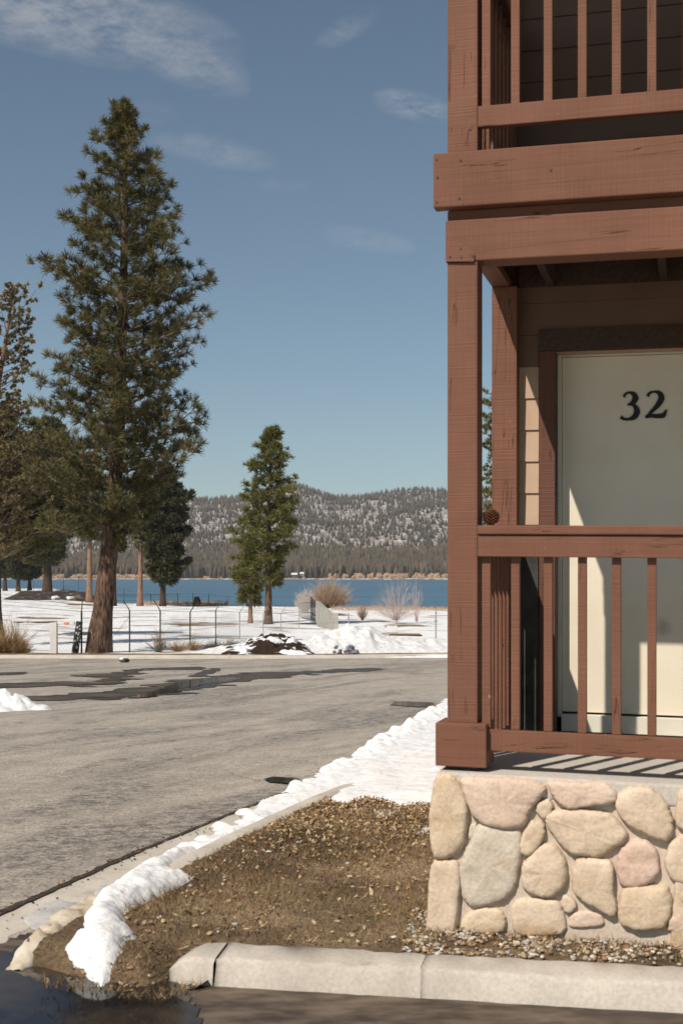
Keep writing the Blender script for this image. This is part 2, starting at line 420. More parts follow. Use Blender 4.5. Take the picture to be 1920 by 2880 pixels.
hgt = ramp(ht, M(ht, 'DIVIDE', sz.outputs[2], 260.0), [(.0, 1.0), (.02, .0), (.14, .0), (.35, .62)])
snowf = M(ht, 'MULTIPLY', ramp(ht, M(ht, 'ADD', M(ht, 'MULTIPLY', hn, .8), M(ht, 'MULTIPLY', hgt, .5)), [(.5, 0.0), (.56, 1.0)]), ramp(ht, hf, [(.48, .05), (.60, .9)]))
hc = mixc(ht, snowf, ramp(ht, hf, [(.3, (.15, .12, .09)), (.7, (.30, .25, .20))]), (.52, .51, .51))
ht.links.new(hc, hb.inputs['Base Color'])
tag(field('hills', np.linspace(-1900, 1500, 220), np.concatenate([np.linspace(Y0-20, Y0+60, 12), np.linspace(Y0+80, 4600, 130)]), hz, hm), kind='structure')

# forest on the hillside: tens of thousands of small trees, one piece of stuff
def forest():
    n = 46000
    Yt = Y0+14+1560*RNG.random(n)**1.0; K = -.36+.64*RNG.random(n); Xt = K*Yt
    t = (Yt-Y0)/1440
    clump = fbm(Xt/30, Yt/30, 3)
    keep = (t < .24) | (RNG.random(n) < np.clip((clump-.30)*3.0, .25, .9)*np.interp(t, [.24, .4, 1.0], [1.0, .82, .78]))
    Xt, Yt, t = Xt[keep], Yt[keep], t[keep]; n = len(Xt)
    # the shore row, denser
    m = 2600; Ys = Y0+30+RNG.random(m)*70; Xs = (-.36+.64*RNG.random(m))*Ys
    Xt = np.concatenate([Xt, Xs]); Yt = np.concatenate([Yt, Ys]); t = np.concatenate([t, np.zeros(m)]); n += m
    Hh = np.where(t < .25, 17+12*RNG.random(n), 7+10*RNG.random(n)); Rr = Hh*(.13+.09*RNG.random(n))
    Z = hz(Xt, Yt)-.6
    seg = 5; V = np.zeros((n, seg*2+2, 3)); 
    for k in range(seg):
        a = 2*math.pi*k/seg+RNG.random(n)*.9
        j = .75+.5*RNG.random(n)
        V[:, k] = np.stack([Xt+np.cos(a)*Rr*j, Yt+np.sin(a)*Rr*j, Z+Hh*(.06+.1*RNG.random(n))], -1)
        j = .6+.6*RNG.random(n)
        V[:, seg+k] = np.stack([Xt+np.cos(a)*Rr*j*.62, Yt+np.sin(a)*Rr*j*.62, Z+Hh*(.48+.14*RNG.random(n))], -1)
    V[:, 2*seg] = np.stack([Xt+RNG.normal(0, .3, n), Yt, Z+Hh], -1); V[:, 2*seg+1] = np.stack([Xt, Yt, Z], -1)
    fs = []
    for k in range(seg):
        k2 = (k+1) % seg
        fs += [(k, k2, seg+k2), (k, seg+k2, seg+k), (seg+k, seg+k2, 2*seg), (k2, k, 2*seg+1)]
    fs = np.array(fs); FF = (fs[None]+(np.arange(n)*(2*seg+2))[:, None, None]).reshape(-1, 3)
    me = arr_mesh('hillside_forest', V.reshape(-1, 3), FF)
    m_, t_, b_ = material('far_conifers', .9, .1)
    c = ramp(t_, noise(t_, .045, 3, .7, coord='World'), [(.3, (.050, .043, .028)), (.5, (.088, .070, .044)), (.7, (.15, .112, .07))])
    t_.links.new(c, b_.inputs['Base Color'])
    tag(link('hillside_forest', me, m_), 'dense conifer forest covering the far hills', 'forest', kind='stuff')
forest()
# willow thicket on the far bank
mb = MB()
def thick(n, u0, u1, y0, y1, h0, h1):
    for _ in range(n):
        y = random.uniform(y0, y1); x = UY(random.uniform(u0, u1), y); h = random.uniform(h0, h1); z = float(hz(np.array(x), np.array(y)))
        r = h*random.uniform(.5, 1.1); k = 7; vs = []; 
        for j, (rr, zz) in enumerate(((1, -.1), (.95, .45), (.55, .85))):
            for i in range(k):
                a = 2*math.pi*i/k+j; q_ = rr*random.uniform(.75, 1.2)
                vs.append((x+math.cos(a)*r*q_, y+math.sin(a)*r*q_, z+h*zz*random.uniform(.85, 1.15)))
        vs.append((x, y, z+h))
        fs = [(j*k+i, j*k+(i+1) % k, (j+1)*k+(i+1) % k, (j+1)*k+i) for j in range(2) for i in range(k)]+[(2*k+i, 2*k+(i+1) % k, 3*k) for i in range(k)]
        mb.add(vs, fs)
thick(420, 930, 1300, Y0+14, Y0+30, 3, 8.5); thick(230, 120, 420, Y0+14, Y0+26, 3, 7); thick(60, 540, 760, Y0+16, Y0+26, 1.5, 4); thick(80, 1300, 1700, Y0+14, Y0+26, 4, 8)
tag(mb.build('willow_thicket', TWIGO), 'rusty orange willow scrub along the far bank of the lake', 'scrub', kind='stuff')
# cabins on the far bank
CWALL = simple('cabin_wall', [(.3, (.09, .06, .05)), (.7, (.16, .11, .09))], 1, .9, 3, 0)
CWHITE = simple('cabin_white', [(.3, (.5, .49, .47)), (.7, (.6, .6, .58))], 1, .9, 3, 0)
def cabin(u, y, w_, d, h, label, wm, rm):
    x = UY(u, y); z = float(hz(np.array(x), np.array(float(y))))
    r = empty('cabin', (x, y, z))
    MB().box(-w_/2, w_/2, -d/2, d/2, 0, h).build('wall', wm, r)
    rf = MB(); o = .8; rf.add([(-w_/2-o, -d/2-o, h+.03), (w_/2+o, -d/2-o, h+.03), (w_/2+o, d/2+o, h+.03), (-w_/2-o, d/2+o, h+.03), (-w_/2-o, 0, h+2.8), (w_/2+o, 0, h+2.8)],
       [(0, 1, 5, 4), (2, 3, 4, 5), (1, 2, 5), (3, 0, 4), (3, 2, 1, 0)]); rf.build('roof', rm, r)
    for i in range(3):
        xx = -w_*.32+i*w_*.32
        MB().box(xx-.7, xx+.7, -d/2-.05, -d/2+.02, 1, 2.6).build('window', DARKM, r)
    tag(r, label, 'cabin', 'cabins on the far bank')
cabin(830, Y0+20, 11, 8, 5, 'dark cabin with a snowy roof on the far bank, left of its neighbour', CWALL, SNOW)
cabin(852, Y0+24, 9, 8, 6, 'white walled cabin with a snowy roof on the far bank', CWHITE, SNOW)
cabin(790, Y0+28, 8, 7, 4, 'small dark cabin half hidden behind the middle pine across the lake', CWALL, CWHITE)

# ------------------------------------------------------------------ gutter, kerbs, soil island
sB = 30.0
def extrude_kerb(name, prof, s0, s1, n, mat, wob=.004):
    V = []; Fc = []
    k = len(prof)
    for i in range(n+1):
        s = s0+(s1-s0)*i/n
        for j, (t, z) in enumerate(prof):
            x, y = rp(s, t+ (random.uniform(-wob, wob)))
            V.append((x, y, float(T(x, y))+z+random.uniform(-wob, wob)*.4))
    for i in range(n):
        for j in range(k-1): Fc.append((i*k+j, i*k+j+1, (i+1)*k+j+1, (i+1)*k+j))
    return link(name, arr_mesh(name, np.array(V), np.array(Fc)), mat, None, False)
KS0 = (Vector(Gp(232, 2572, -.03)[:2])-ra).dot(RD)
S_end = (Vector(Gp(45, 2742, -.1)[:2])-ra).dot(RD)
tag(extrude_kerb('gutter', [(0, -.14), (.004, -.092), (.2, -.098), (.44, -.106), (.47, -.16)], -2.2, 24, 220, CONC, .003), kind='structure')
tag(extrude_kerb('kerb', [(.425, -.16), (.435, -.10), (.455, -.03), (.475, -.006), (.50, 0.004), (.60, 0.006), (.625, -.006), (.63, -.15)], KS0+.1, 24, 200, CONC, .003), kind='structure')
# dark open joint between asphalt and gutter
JOINT = simple('joint_dirt', [(.3, (.02, .016, .012)), (.7, (.07, .052, .038))], 40, .9, 4, .5, .01, coord='World')
V = []; Fc = []
n = 400
for i in range(n+1):
    s = -2.2+26.2*i/n; wd = .018*(1+random.uniform(-.25, .35))*(1.9 if s < 1.6 else 1)
    for t in (-wd, .012+random.uniform(0, .012)):
        x, y = rp(s, t); V.append((x, y, float(T(x, y))+RZ+.012-(0 if t < 0 else -.002)))
for i in range(n): Fc.append((2*i, 2*i+1, 2*i+3, 2*i+2))
tag(link('pavement_joint', arr_mesh('pavement_joint', np.array(V), np.array(Fc)), JOINT), kind='structure')

KE = [Gp(45, 2740, -.1)[:2], Gp(130, 2655, -.07)[:2], Gp(232, 2572, -.03)[:2]]
KS = (Vector(KE[2])-ra).dot(RD)
# broken, stained tapering end of the kerb
ROCKY = simple('stained_concrete', [(.3, (.30, .22, .13)), (.5, (.50, .43, .33)), (.7, (.60, .55, .46))], 9, .9, 6, .8, .02, coord='World')
V = []; Fc = []; n = 40; k = 9
e0 = Vector(KE[0]); e1 = Vector(KE[1]); e2 = Vector(rp(KS+.14, .53))
for i in range(n+1):
    f = i/n; c = e0*(1-f)**2+e1*2*f*(1-f)+e2*f*f; d = ((e1-e0)*(1-f)+(e2-e1)*f).normalized(); nn = Vector((d.y, -d.x))
    hh = .025+.085*min(1, f*3)+.03*f; w_ = .05+.085*f
    for j in range(k):
        a = math.pi*j/(k-1); p = c-nn*math.cos(a)*w_*(1+.9*(float(fbm(np.array(f*9.), np.array(j*.5), 3))-.5))
        V.append((p.x, p.y, -.115+(hh+.012)*math.sin(a)**.7*(.65+.7*float(fbm(np.array(f*16.), np.array(j*1.1), 4)))))
for i in range(n):
    for j in range(k-1): Fc.append((i*k+j, i*k+j+1, (i+1)*k+j+1, (i+1)*k+j))
tag(link('kerb_end', arr_mesh('kerb_end', np.array(V), np.array(Fc)[:, ::-1]), ROCKY, smooth=True), 'broken tapering end of the street kerb stained yellow brown by the puddle', 'kerb end')

# soil island
front = [G(*p) for p in ((1960, 2722), (1200, 2680), (690, 2655), (560, 2720))]+[G(u, v, -.1) for u, v in ((508, 2778), (430, 2806), (340, 2798), (250, 2786), (160, 2768), (80, 2746))]
isl = [(p[0], p[1]) for p in front]+[KE[0], KE[1], KE[2], rp(KS+.25, .60), rp(5, .62), rp(24, .62), (40, 28), (40, 5.0), (8, 4.6)]
open_edge = [G(540, 2750, -.1)[:2]]+[G(u, v, -.1)[:2] for u, v in ((508, 2778), (430, 2806), (340, 2798), (250, 2786), (160, 2768), (80, 2746))]
def pdist(line, X, Y):
    d = np.full(X.shape, 1e9)
    for (x1, y1), (x2, y2) in zip(line[:-1], line[1:]):
        ex, ey = x2-x1, y2-y1; t = np.clip(((X-x1)*ex+(Y-y1)*ey)/(ex*ex+ey*ey), 0, 1); d = np.minimum(d, np.hypot(X-x1-t*ex, Y-y1-t*ey))
    return d
def soil_h(X, Y):
    d = pdist(open_edge, X, Y); e = np.clip(d/.24, 0, 1); e = e*e*(3-2*e)
    return T(X, Y)-.003-.115*(1-e)+(fbm(X*5, Y*5, 4)-.5)*.035*np.clip(d*3, .4, 1)+(fbm(X*22, Y*22, 3)-.5)*.012
tag(field('soil', np.arange(-2.4, 3.2, .022), np.arange(4.0, 12.5, .022), soil_h, SOIL, lambda X, Y: sdist(isl, X, Y) > 0), kind='structure')
tag(field('verge', np.arange(-1.0, 30, .25), np.arange(12.4, 30, .25), lambda X, Y: T(X, Y)-.01, SOIL, lambda X, Y: sdist(isl, X, Y) > .2), kind='structure')
tag(field('yard', np.arange(3.1, 30, .3), np.arange(4.8, 12.5, .3), lambda X, Y: T(X, Y)-.012, SOIL), kind='structure')

# foreground kerb in two stretches + broken end piece
cA = Vector(Gp(645, 2652, .02)[:2]); cB = Vector(Gp(1920, 2718, .02)[:2]); CD = (cB-cA).normalized(); CN = Vector((CD.y, -CD.x))   # CN toward camera
Lseg = (Vector(Gp(1200, 2680, .02)[:2])-cA).length
def fkerb(name, s0, s1, label, taper=False):
    prof = [(.0, -.16), (.0, .014), (.008, .02), (.19, .018), (.207, .012), (.216, -.002), (.25, -.11), (.255, -.2)]
    V = []; Fc = []; n = max(8, int((s1-s0)/.03)); k = len(prof)
    for i in range(n+1):
        f = i/n; s = s0+(s1-s0)*f
        for j, (t, z) in enumerate(prof):
            tt, zz = t, z
            if taper:
                e = min(1, .22+f*1.5)**.6; tt = .25-(.25-t)*(.35+.65*e) if t < .25 else t-.03*(1-e); zz = -.10+(z+.10)*(.3+.7*e) if z > -.1 else z
            if i in (0, n): tt = .13+(tt-.13)*.985; zz -= .002
            p = cA+CD*(s+random.uniform(-.003, .003))+CN*(tt+(fbm(np.array(s*9.), np.array(j*3.), 3)-.5)*.018)
            V.append((p.x, p.y, zz+(float(fbm(np.array(s*14.), np.array(j*7.+2), 3))-.5)*.016))
    for i in range(n):
        for j in range(k-1): Fc.append((i*k+j, (i+1)*k+j, (i+1)*k+j+1, i*k+j+1))
    me = bpy.data.meshes.new(name); me.from_pydata(V, [], Fc+[tuple(range(k))[::-1], tuple(n*k+j for j in range(k))]); me.update()
    o = link(name, me, CONC, None, True); tag(o, label, 'kerb'); return o
fkerb('kerb_stone', .0, Lseg-.001, 'pale concrete kerb stretch in the foreground left of the joint, beside the broken end')
fkerb('kerb_stone', Lseg+.001, Lseg+2.6, 'long pale concrete kerb stretch in the foreground below the stone wall')
fkerb('kerb_stone', -.195, -.008, 'short broken off end piece of the foreground kerb, rounded and cracked away', True)

# water in the foreground and wet patches on the road
def flat_patch(name, poly, mat, dz, step=.03, edge=.04, kind='structure', ns=6, label=None, cat=None):
    P = np.array(poly); x0, y0 = P.min(0)-.2; x1, y1 = P.max(0)+.2
    o = field(name, np.arange(x0, x1, step), np.arange(y0, y1, step), lambda X, Y: T(X, Y)+dz, mat,
              lambda X, Y: sdist(poly, X, Y)+(fbm(X*ns, Y*ns, 4)-.5)*edge*2 > 0)
    if label: tag(o, label, cat)
    else: tag(o, kind=kind)
    return o
ppx = lambda L, z=RZ: [Gp(u, v, z)[:2] for u, v in L]
wetfront = ppx([(-200, 2700), (20, 2660), (60, 2640), (120, 2630), (200, 2630), (250, 2700), (520, 2720), (650, 2730), (1200, 2760), (1960, 2830), (1960, 3200), (-400, 3200)])
WETF = simple('wet_brown_pavement', [(.38, (.045, .032, .023)), (.5, (.085, .062, .043)), (.66, (.15, .112, .08))], 5, .55, 7, .3, .006, (1, 2.2, 1), coord='World', spec=.4)
flat_patch('wet_pavement', wetfront, WETF, RZ+.010, .03, .02)
flat_patch('puddle', ppx([(-120, 2700), (30, 2690), (120, 2640), (190, 2640), (240, 2720), (480, 2760), (520, 2820), (560, 2880), (600, 2960), (300, 3100), (-300, 3100)]), PUD, RZ+.016, .025, .02)
gp = lambda L: [G(u, v, RZ)[:2] for u, v in L]
flat_patch('wet_streak', gp([(85, 1962), (120, 1955), (290, 1948), (400, 1932), (480, 1920), (560, 1910), (700, 1893), (830, 1890), (960, 1882), (1070, 1880), (1050, 1888), (880, 1896), (700, 1915), (560, 1935), (440, 1958), (330, 1965), (200, 1968), (90, 1975)]), WET, RZ+.012, .08, .75, ns=1.5)
flat_patch('wet_streak', gp([(-60, 1928), (60, 1923), (180, 1919), (290, 1921), (310, 1908), (200, 1900), (300, 1895), (400, 1882), (420, 1885), (345, 1903), (345, 1925), (220, 1930), (90, 1932), (-60, 1938)]), WET, RZ+.014, .08, .7, ns=1.6)
flat_patch('wet_streak', gp([(-40, 1893), (70, 1891), (80, 1897), (-40, 1900)]), WET, RZ+.012, .1, .3, ns=1.5)
flat_patch('wet_streak', gp([(390, 1880), (560, 1876), (560, 1884), (430, 1884)]), WET, RZ+.012, .1, .3, ns=1.5)
flat_patch('wet_streak', gp([(540, 1903), (560, 1904), (620, 1882), (605, 1880)]), WET, RZ+.0125, .08, .2, ns=1.5)
flat_patch('meltwater', gp([(500, 1922), (590, 1908), (640, 1906), (680, 1909), (620, 1920), (540, 1930), (430, 1960), (370, 1965), (380, 1958), (480, 1938)]), PUD, RZ+.018, .08, .25, ns=1.8)
flat_patch('meltwater', gp([(1110, 1974), (1215, 1978), (1225, 1990), (1180, 1990), (1105, 1984)]), PUD, RZ+.014, .05, .05)
flat_patch('meltwater', gp([(742, 2195), (770, 2189), (830, 2192), (850, 2200), (820, 2208), (760, 2202)]), PUD, RZ+.014, .02, .02)

# ------------------------------------------------------------------ snow
def blobs(X, Y, pts):
    Z = np.zeros(X.shape)
    for (x, y, r, h) in pts:
        d2 = ((X-x)**2+(Y-y)**2)/(r*r); Z = np.maximum(Z, h*np.sqrt(np.clip(1-d2, 0, 1)))
    return Z
def snow_sheet(name, poly, h, step, edge=.05, soft=.08, lump=.5, mat=SNOW, base=None, pts=(), freq=6, label=None, cat='snow patch', group=None, ex=lambda X, Y: 0):
    P = np.array(poly); x0, y0 = P.min(0)-.3; x1, y1 = P.max(0)+.3
    base = base or (lambda X, Y: T(X, Y))
    cache = {}
    def thick_(X, Y):
        d = sdist(poly, X, Y)+(fbm(X*freq, Y*freq, 4)-.5)*edge*2
        hh = h*(1-lump+lump*2*fbm(X*freq*.8+9, Y*freq*.8, 4))*(1-np.exp(-np.clip(d, 0, 9)/soft))+(d > 0)*(fbm(X*34, Y*34, 3)-.5)*min(h, .06)*.45
        if pts: hh = np.maximum(hh, blobs(X, Y, pts)*(.7+.6*fbm(X*14, Y*14, 3)))
        return d, hh
    def zf(X, Y):
        d, hh = thick_(X, Y); cache['h'] = hh
        return base(X, Y)+hh-.010
    o = field(name, np.arange(x0, x1, step), np.arange(y0, y1, step), zf, mat, lambda X, Y: cache['h'] > .002)
    return tag(o, label, cat, group)
def kerbbase(X, Y):     # height of gutter, kerb and soil under the snow
    S = (X-ra.x)*RD.x+(Y-ra.y)*RD.y; t_ = (X-ra.x)*RN.x+(Y-ra.y)*RN.y
    return T(X, Y)+np.interp(t_, [-.01, 0, .43, .47, .7], [-.1, -.095, -.1, 0.0, 0.0])
S1 = [(1262, 1955), (1180, 2014), (1110, 2060), (1035, 2098), (970, 2136), (890, 2168), (811, 2222), (754, 2233), (696, 2262), (673, 2298), (585, 2342), (536, 2367), (560, 2388), (660, 2358), (765, 2295), (888, 2240), (960, 2208), (987, 2206), (911, 2250), (972, 2260), (1022, 2247), (1072, 2250), (1115, 2265), (1211, 2260), (1330, 2258), (1500, 2200)]
P1 = [G(u, v, -.07 if i < 15 else 0)[:2] for i, (u, v) in enumerate(S1)]
P1 = P1+[(7, 26), (6.2, 30)]+[rp(24, .25)]
pts = []
ridge_px = [(1240, 1985), (1150, 2045), (1060, 2095), (980, 2142), (900, 2182), (830, 2232), (760, 2262), (700, 2295), (620, 2340), (560, 2372)]
for (u0, v0), (u1, v1) in zip(ridge_px[:-1], ridge_px[1:]):
    L = (Vector(G(u1, v1)[:2])-Vector(G(u0, v0)[:2])).length
    for _ in range(int(L*34)+3):
        f = random.random(); x, y, _z = G(u0+(u1-u0)*f, v0+(v1-v0)*f, -.05)
        r = random.uniform(.02, .075)*min(1.7, max(.8, y/9)); x += random.uniform(-.14, .14); y += random.gauss(0, .05)
        pts.append((x, y, r, r*random.uniform(.4, .85)))
P1near = P1
snow_sheet('snow_bank', P1, .050, .022, .09, .10, .45, SNOW, kerbbase, pts, 5, 'long bank of clumpy white snow along the street kerb beside the lodge', 'snow bank')
S2 = [(490, 455), (560, 440), (600, 405), (660, 400), (710, 385), (730, 400), (640, 440), (625, 490), (712, 512), (640, 545), (560, 585), (520, 600), (465, 640), (470, 680), (505, 730), (460, 740), (455, 775), (420, 800), (400, 860), (330, 830), (310, 790), (265, 785), (230, 750), (300, 720), (305, 650), (340, 590), (420, 530), (440, 480)]
def c8(p, dz=0.0): return G(p[0]*.7653, 2080+p[1]*.7653, dz)
P2 = [c8(p)[:2] for p in S2]
snow_sheet('snow_patch', P2, .085, .014, .015, .045, .35, SNOW, lambda X, Y: np.minimum(soil_h(X, Y), T(X, Y)+np.interp((X-ra.x)*RN.x+(Y-ra.y)*RN.y, [.2, .52], [-.1, .0])), (), 6, 'thick melting tongue of snow lying over the kerb onto the brown soil in the foreground', 'snow patch')
P3 = [c8(p, -.1)[:2] for p in [(65, 665), (130, 610), (210, 580), (300, 600), (320, 625), (250, 670), (190, 718), (110, 705)]]
snow_sheet('ice_patch', P3, .018, .015, .02, .03, .3, ICE, lambda X, Y: T(X, Y)-.098, (), 6, 'thin grey icy crust lying in the gutter at lower left', 'ice patch')
P4 = [c8(p, -.1)[:2] for p in [(320, 560), (390, 500), (420, 500), (440, 520), (380, 570), (330, 600)]]
snow_sheet('ice_patch', P4, .014, .015, .03, .03, .3, ICE, lambda X, Y: T(X, Y)-.098, (), 9, 'small broken crust of grey ice between the asphalt joint and the snow tongue', 'ice patch')
P5 = [G(u, v)[:2] for u, v in [(1035, 2283), (1060, 2276), (1130, 2274), (1131, 2284), (1085, 2297), (1050, 2295)]]
snow_sheet('snow_patch', P5, .018, .015, .03, .03, .3, SNOW, lambda X, Y: soil_h(X, Y), (), 8, 'small flat snow patch among the fallen leaves left of the stone wall', 'snow patch')
P6 = [G(u, v)[:2] for u, v in [(1150, 2345), (1185, 2322), (1260, 2316), (1260, 2340), (1190, 2345)]]
snow_sheet('snow_patch', P6, .02, .015, .03, .03, .3, SNOW, lambda X, Y: soil_h(X, Y), (), 8, 'thin sliver of snow touching the left corner of the stone wall', 'snow patch')
# pile at the left edge of the street
c = G(20, 1998, RZ); pts = []
for _ in range(70):
    a = random.uniform(0, 6.28); d = random.random()**.7; x = c[0]+math.cos(a)*d*.55-.08; y = c[1]+.3+math.sin(a)*d*.5; r = random.uniform(.05, .2)
    pts.append((x, y, r, (1-d)*.27+r*.4))
PL = [(c[0]-.08+math.cos(a)*.55, c[1]+.3+math.sin(a)*.5) for a in np.linspace(0, 6.2, 16)]
snow_sheet('snow_pile', PL, .10, .035, .2, .15, .5, SNOW, lambda X, Y: T(X, Y)+RZ, pts, 4, 'lumpy white snow pile on the asphalt at the left edge', 'snow pile')

# far kerb, verge and piles across the street
def farz(Y): return 0
V = []; Fc = []; xsn = np.linspace(-60, 40, 260)
prof = [(-.05, -.14), (0, -.096), (.35, -.09), (.45, -.0), (.6, .035), (.75, .035), (.8, -.2)]
for i, x in enumerate(xsn):
    for (d, z) in prof:
        y = float(road_far(np.array(x)))+d; V.append((x, y, float(T(x, y))+z))
k = len(prof)
for i in range(len(xsn)-1):
    for j in range(k-1): Fc.append((i*k+j, i*k+k+j, i*k+k+j+1, i*k+j+1))
tag(link('far_kerb', arr_mesh('far_kerb', np.array(V), np.array(Fc)), CONC), kind='structure')
V = []; Fc = []
for i, x in enumerate(xsn):
    yy = float(road_far(np.array(x)))
    for d in (.72, 1.2, 1.7+1.0*float(fbm(np.array(x*.8), np.array(1.), 3))): V.append((x, yy+d, float(T(x, yy+d))+.03+(.015 if d > .8 else 0)))
for i in range(len(xsn)-1):
    for j in range(2): Fc.append((i*3+j, i*3+3+j, i*3+4+j, i*3+1+j))
tag(link('far_verge', arr_mesh('far_verge', np.array(V), np.array(Fc)), SOIL), kind='structure')

pu = [(560, .05), (640, .32), (700, .55), (760, .62), (840, .62), (900, .74), (980, 1.0), (1040, .95), (1085, .62), (1130, .55), (1180, .62), (1262, .50), (1400, .7), (1600, .3)]
def pile_h(X, Y):
    u = 960+F*X/Y; A = np.interp(u, [p[0] for p in pu], [p[1] for p in pu], left=0, right=.3)
    cy = np.interp(u, [560, 800, 1000, 1262], [54.2, 54.4, 55.3, 56.0]); w1 = np.where(Y < cy, 2.3, 3.6)
    g = np.clip(1-((Y-cy)/w1)**2, 0, 1)
    l = fbm(X*1.1, Y*1.1, 5); l2 = fbm(X*3.5, Y*3.5, 3)
    chunk = np.clip((u-850)/60, 0, 1)*np.clip((1110-u)/60, 0, 1)
    return A*g*(.62+.75*l)+g*(l2-.45)*.34*(.5+chunk)
tag(field('snow_pile', np.arange(-6.6, 9, .07), np.arange(51.0, 60, .08), lambda X, Y: T(X, Y)+pile_h(X, Y)-.02, SNOWD,
    lambda X, Y: (pile_h(X, Y) > .01) & (Y > road_far(X)+.15)), 'long ploughed ridge of dirty snow across the street in front of the fence', 'snow pile')
# dark bark heap streaked with snow
hp = [G(u, v)[:2] for u, v in ((625, 1842), (760, 1845), (870, 1838))]
def heap(X, Y):
    u = 960+F*X/Y; A = np.interp(u, [612, 650, 700, 770, 820, 850, 890], [0, .30, .52, .74, .66, .4, 0]); g = np.clip(1-((Y-53.1)/1.35)**2, 0, 1)
    return A*g*(.25+1.5*fbm(X*2.1, Y*2.1, 4))
bh, bt, bb = material('bark_heap', .95, .1)
bc = ramp(bt, noise(bt, 14, 5, .7, coord='World'), [(.3, (.012, .009, .007)), (.7, (.055, .036, .024))])
bsn = ramp(bt, noise(bt, 1.5, 5, .6, coord='World', stretch=(.55, 1.6, 1.8), rot=(0, R(22), 0)), [(.50, 0.0), (.54, 1.0)])
bt.links.new(mixc(bt, bsn, bc, (.78, .78, .8)), bb.inputs['Base Color']); bump(bt, bb, noise(bt, 6, 5, coord='World'), .8, .1)
tag(field('bark_heap', np.arange(-5.3, -.8, .06), np.arange(51.6, 54.6, .06), lambda X, Y: T(X, Y)+heap(X, Y)+.01, bh, lambda X, Y: heap(X, Y) > .02),
    'dark heap of bark and soil streaked with snow beside the far kerb', 'heap')
# dark dirty chunks fallen from the pile
mb = MB()
def chunk(mb, x, y, z, r, sq=.7):
    bm = bmesh.new(); bmesh.ops.create_icosphere(bm, subdivisions=2, radius=r)
    ph = random.random()*50
    for v in bm.verts:
        q = v.co/r; v.co *= .75+.5*random.random()*.5+.25*math.sin(q.x*3+ph)*math.cos(q.y*4+ph); v.co.z *= sq
    bm.verts.index_update(); mb.add([(v.co.x+x, v.co.y+y, v.co.z+z) for v in bm.verts], [[v.index for v in f.verts] for f in bm.faces]); bm.free()
for _ in range(26):
    u = random.uniform(930, 1000); y = random.uniform(52.3, 53.6); x = UY(u, y); chunk(mb, x, y, float(T(x, y))+random.uniform(.05, .45)*(y-51.8)/1.8, random.uniform(.08, .2))
GREYD = simple('dirty_ice', [(.3, (.06, .065, .08)), (.7, (.35, .36, .4))], 3, .7, 5, .6, .05, coord='World')
tag(mb.build('ice_chunks', GREYD), 'dark grey chunks of dirty ice tumbled at the foot of the snow pile', 'ice', kind='stuff')
# snow capped stone on the road near the far kerb
mb = MB(); c = G(350, 1863, RZ); chunk(mb, c[0], c[1], c[2]+.06, .2, .55)
stn = mb.build('rock', DARKM, None, True)
mb = MB(); chunk(mb, c[0]-.04, c[1], c[2]+.13, .17, .35); mb.build('snow_cap', SNOW, stn, True)
tag(stn, 'small dark stone capped with snow on the street by the far kerb', 'rock')

# brown bare patches on the snowfield
def brown(L, edge=.8, step=.15):
    edge = edge*1.7+.6
    flat_patch('bare_patch', [G(u, v)[:2] for u, v in L], DRYG, .03, step, edge, ns=.7)
DRYG = simple('dry_grass_ground', [(.3, (.14, .095, .05)), (.7, (.30, .215, .125))], 5, .95, 5, .5, .05, coord='World')
brown([(60, 1735), (160, 1738), (195, 1748), (120, 1751), (50, 1750)]); brown([(470, 1750), (640, 1753), (800, 1763), (740, 1770), (560, 1771), (480, 1760)])
brown([(1020, 1741), (1120, 1744), (1110, 1749), (1010, 1747)], 1.0); brown([(1080, 1756), (1180, 1757), (1170, 1763), (1090, 1761)], .7)
brown([(1080, 1783), (1170, 1783), (1180, 1787), (1085, 1786)], .4); brown([(155, 1690), (262, 1692), (258, 1704), (190, 1700)], 2)
brown([(940, 1725), (1000, 1733), (1010, 1738), (930, 1735)], 1.0)

# ------------------------------------------------------------------ trees
def path_at(path, h):
    for (z0, x0, y0), (z1, x1, y1) in zip(path[:-1], path[1:]):
        if h <= z1: f = (h-z0)/(z1-z0); return Vector((x0+(x1-x0)*f, y0+(y1-y0)*f, h))
    z, x, y = path[-1]; return Vector((x, y, h))
def needles_mesh(C, A, S, per, width, spread=1.25):
    """star tufts: C centres, A axes, S sizes"""
    C = np.repeat(np.array(C), per, 0); A = np.repeat(np.array(A), per, 0); S = np.repeat(np.array(S), per)
    n = len(C); D = RNG.normal(0, 1, (n, 3)); D /= np.linalg.norm(D, axis=1)[:, None]
    D = D*spread+A; D /= np.linalg.norm(D, axis=1)[:, None]
    L = S*(.7+.5*RNG.random(n)); W = RNG.normal(0, 1, (n, 3)); W = np.cross(D, W); W /= np.linalg.norm(W, axis=1)[:, None]
    o = C-A*(S*.35*RNG.random(n))[:, None]
    wd = (width*(.7+.6*RNG.random(n)))[:, None]
    V = np.stack([o-W*wd*.35, o+W*wd*.35, o+D*(L*.62)[:, None]+W*wd*.5, o+D*L[:, None], o+D*(L*.62)[:, None]-W*wd*.5], 1)
    Fc = (np.arange(n)*5)[:, None]+np.array([[0, 1, 2, 3, 4]])
    return arr_mesh('needles', V.reshape(-1, 3), Fc)
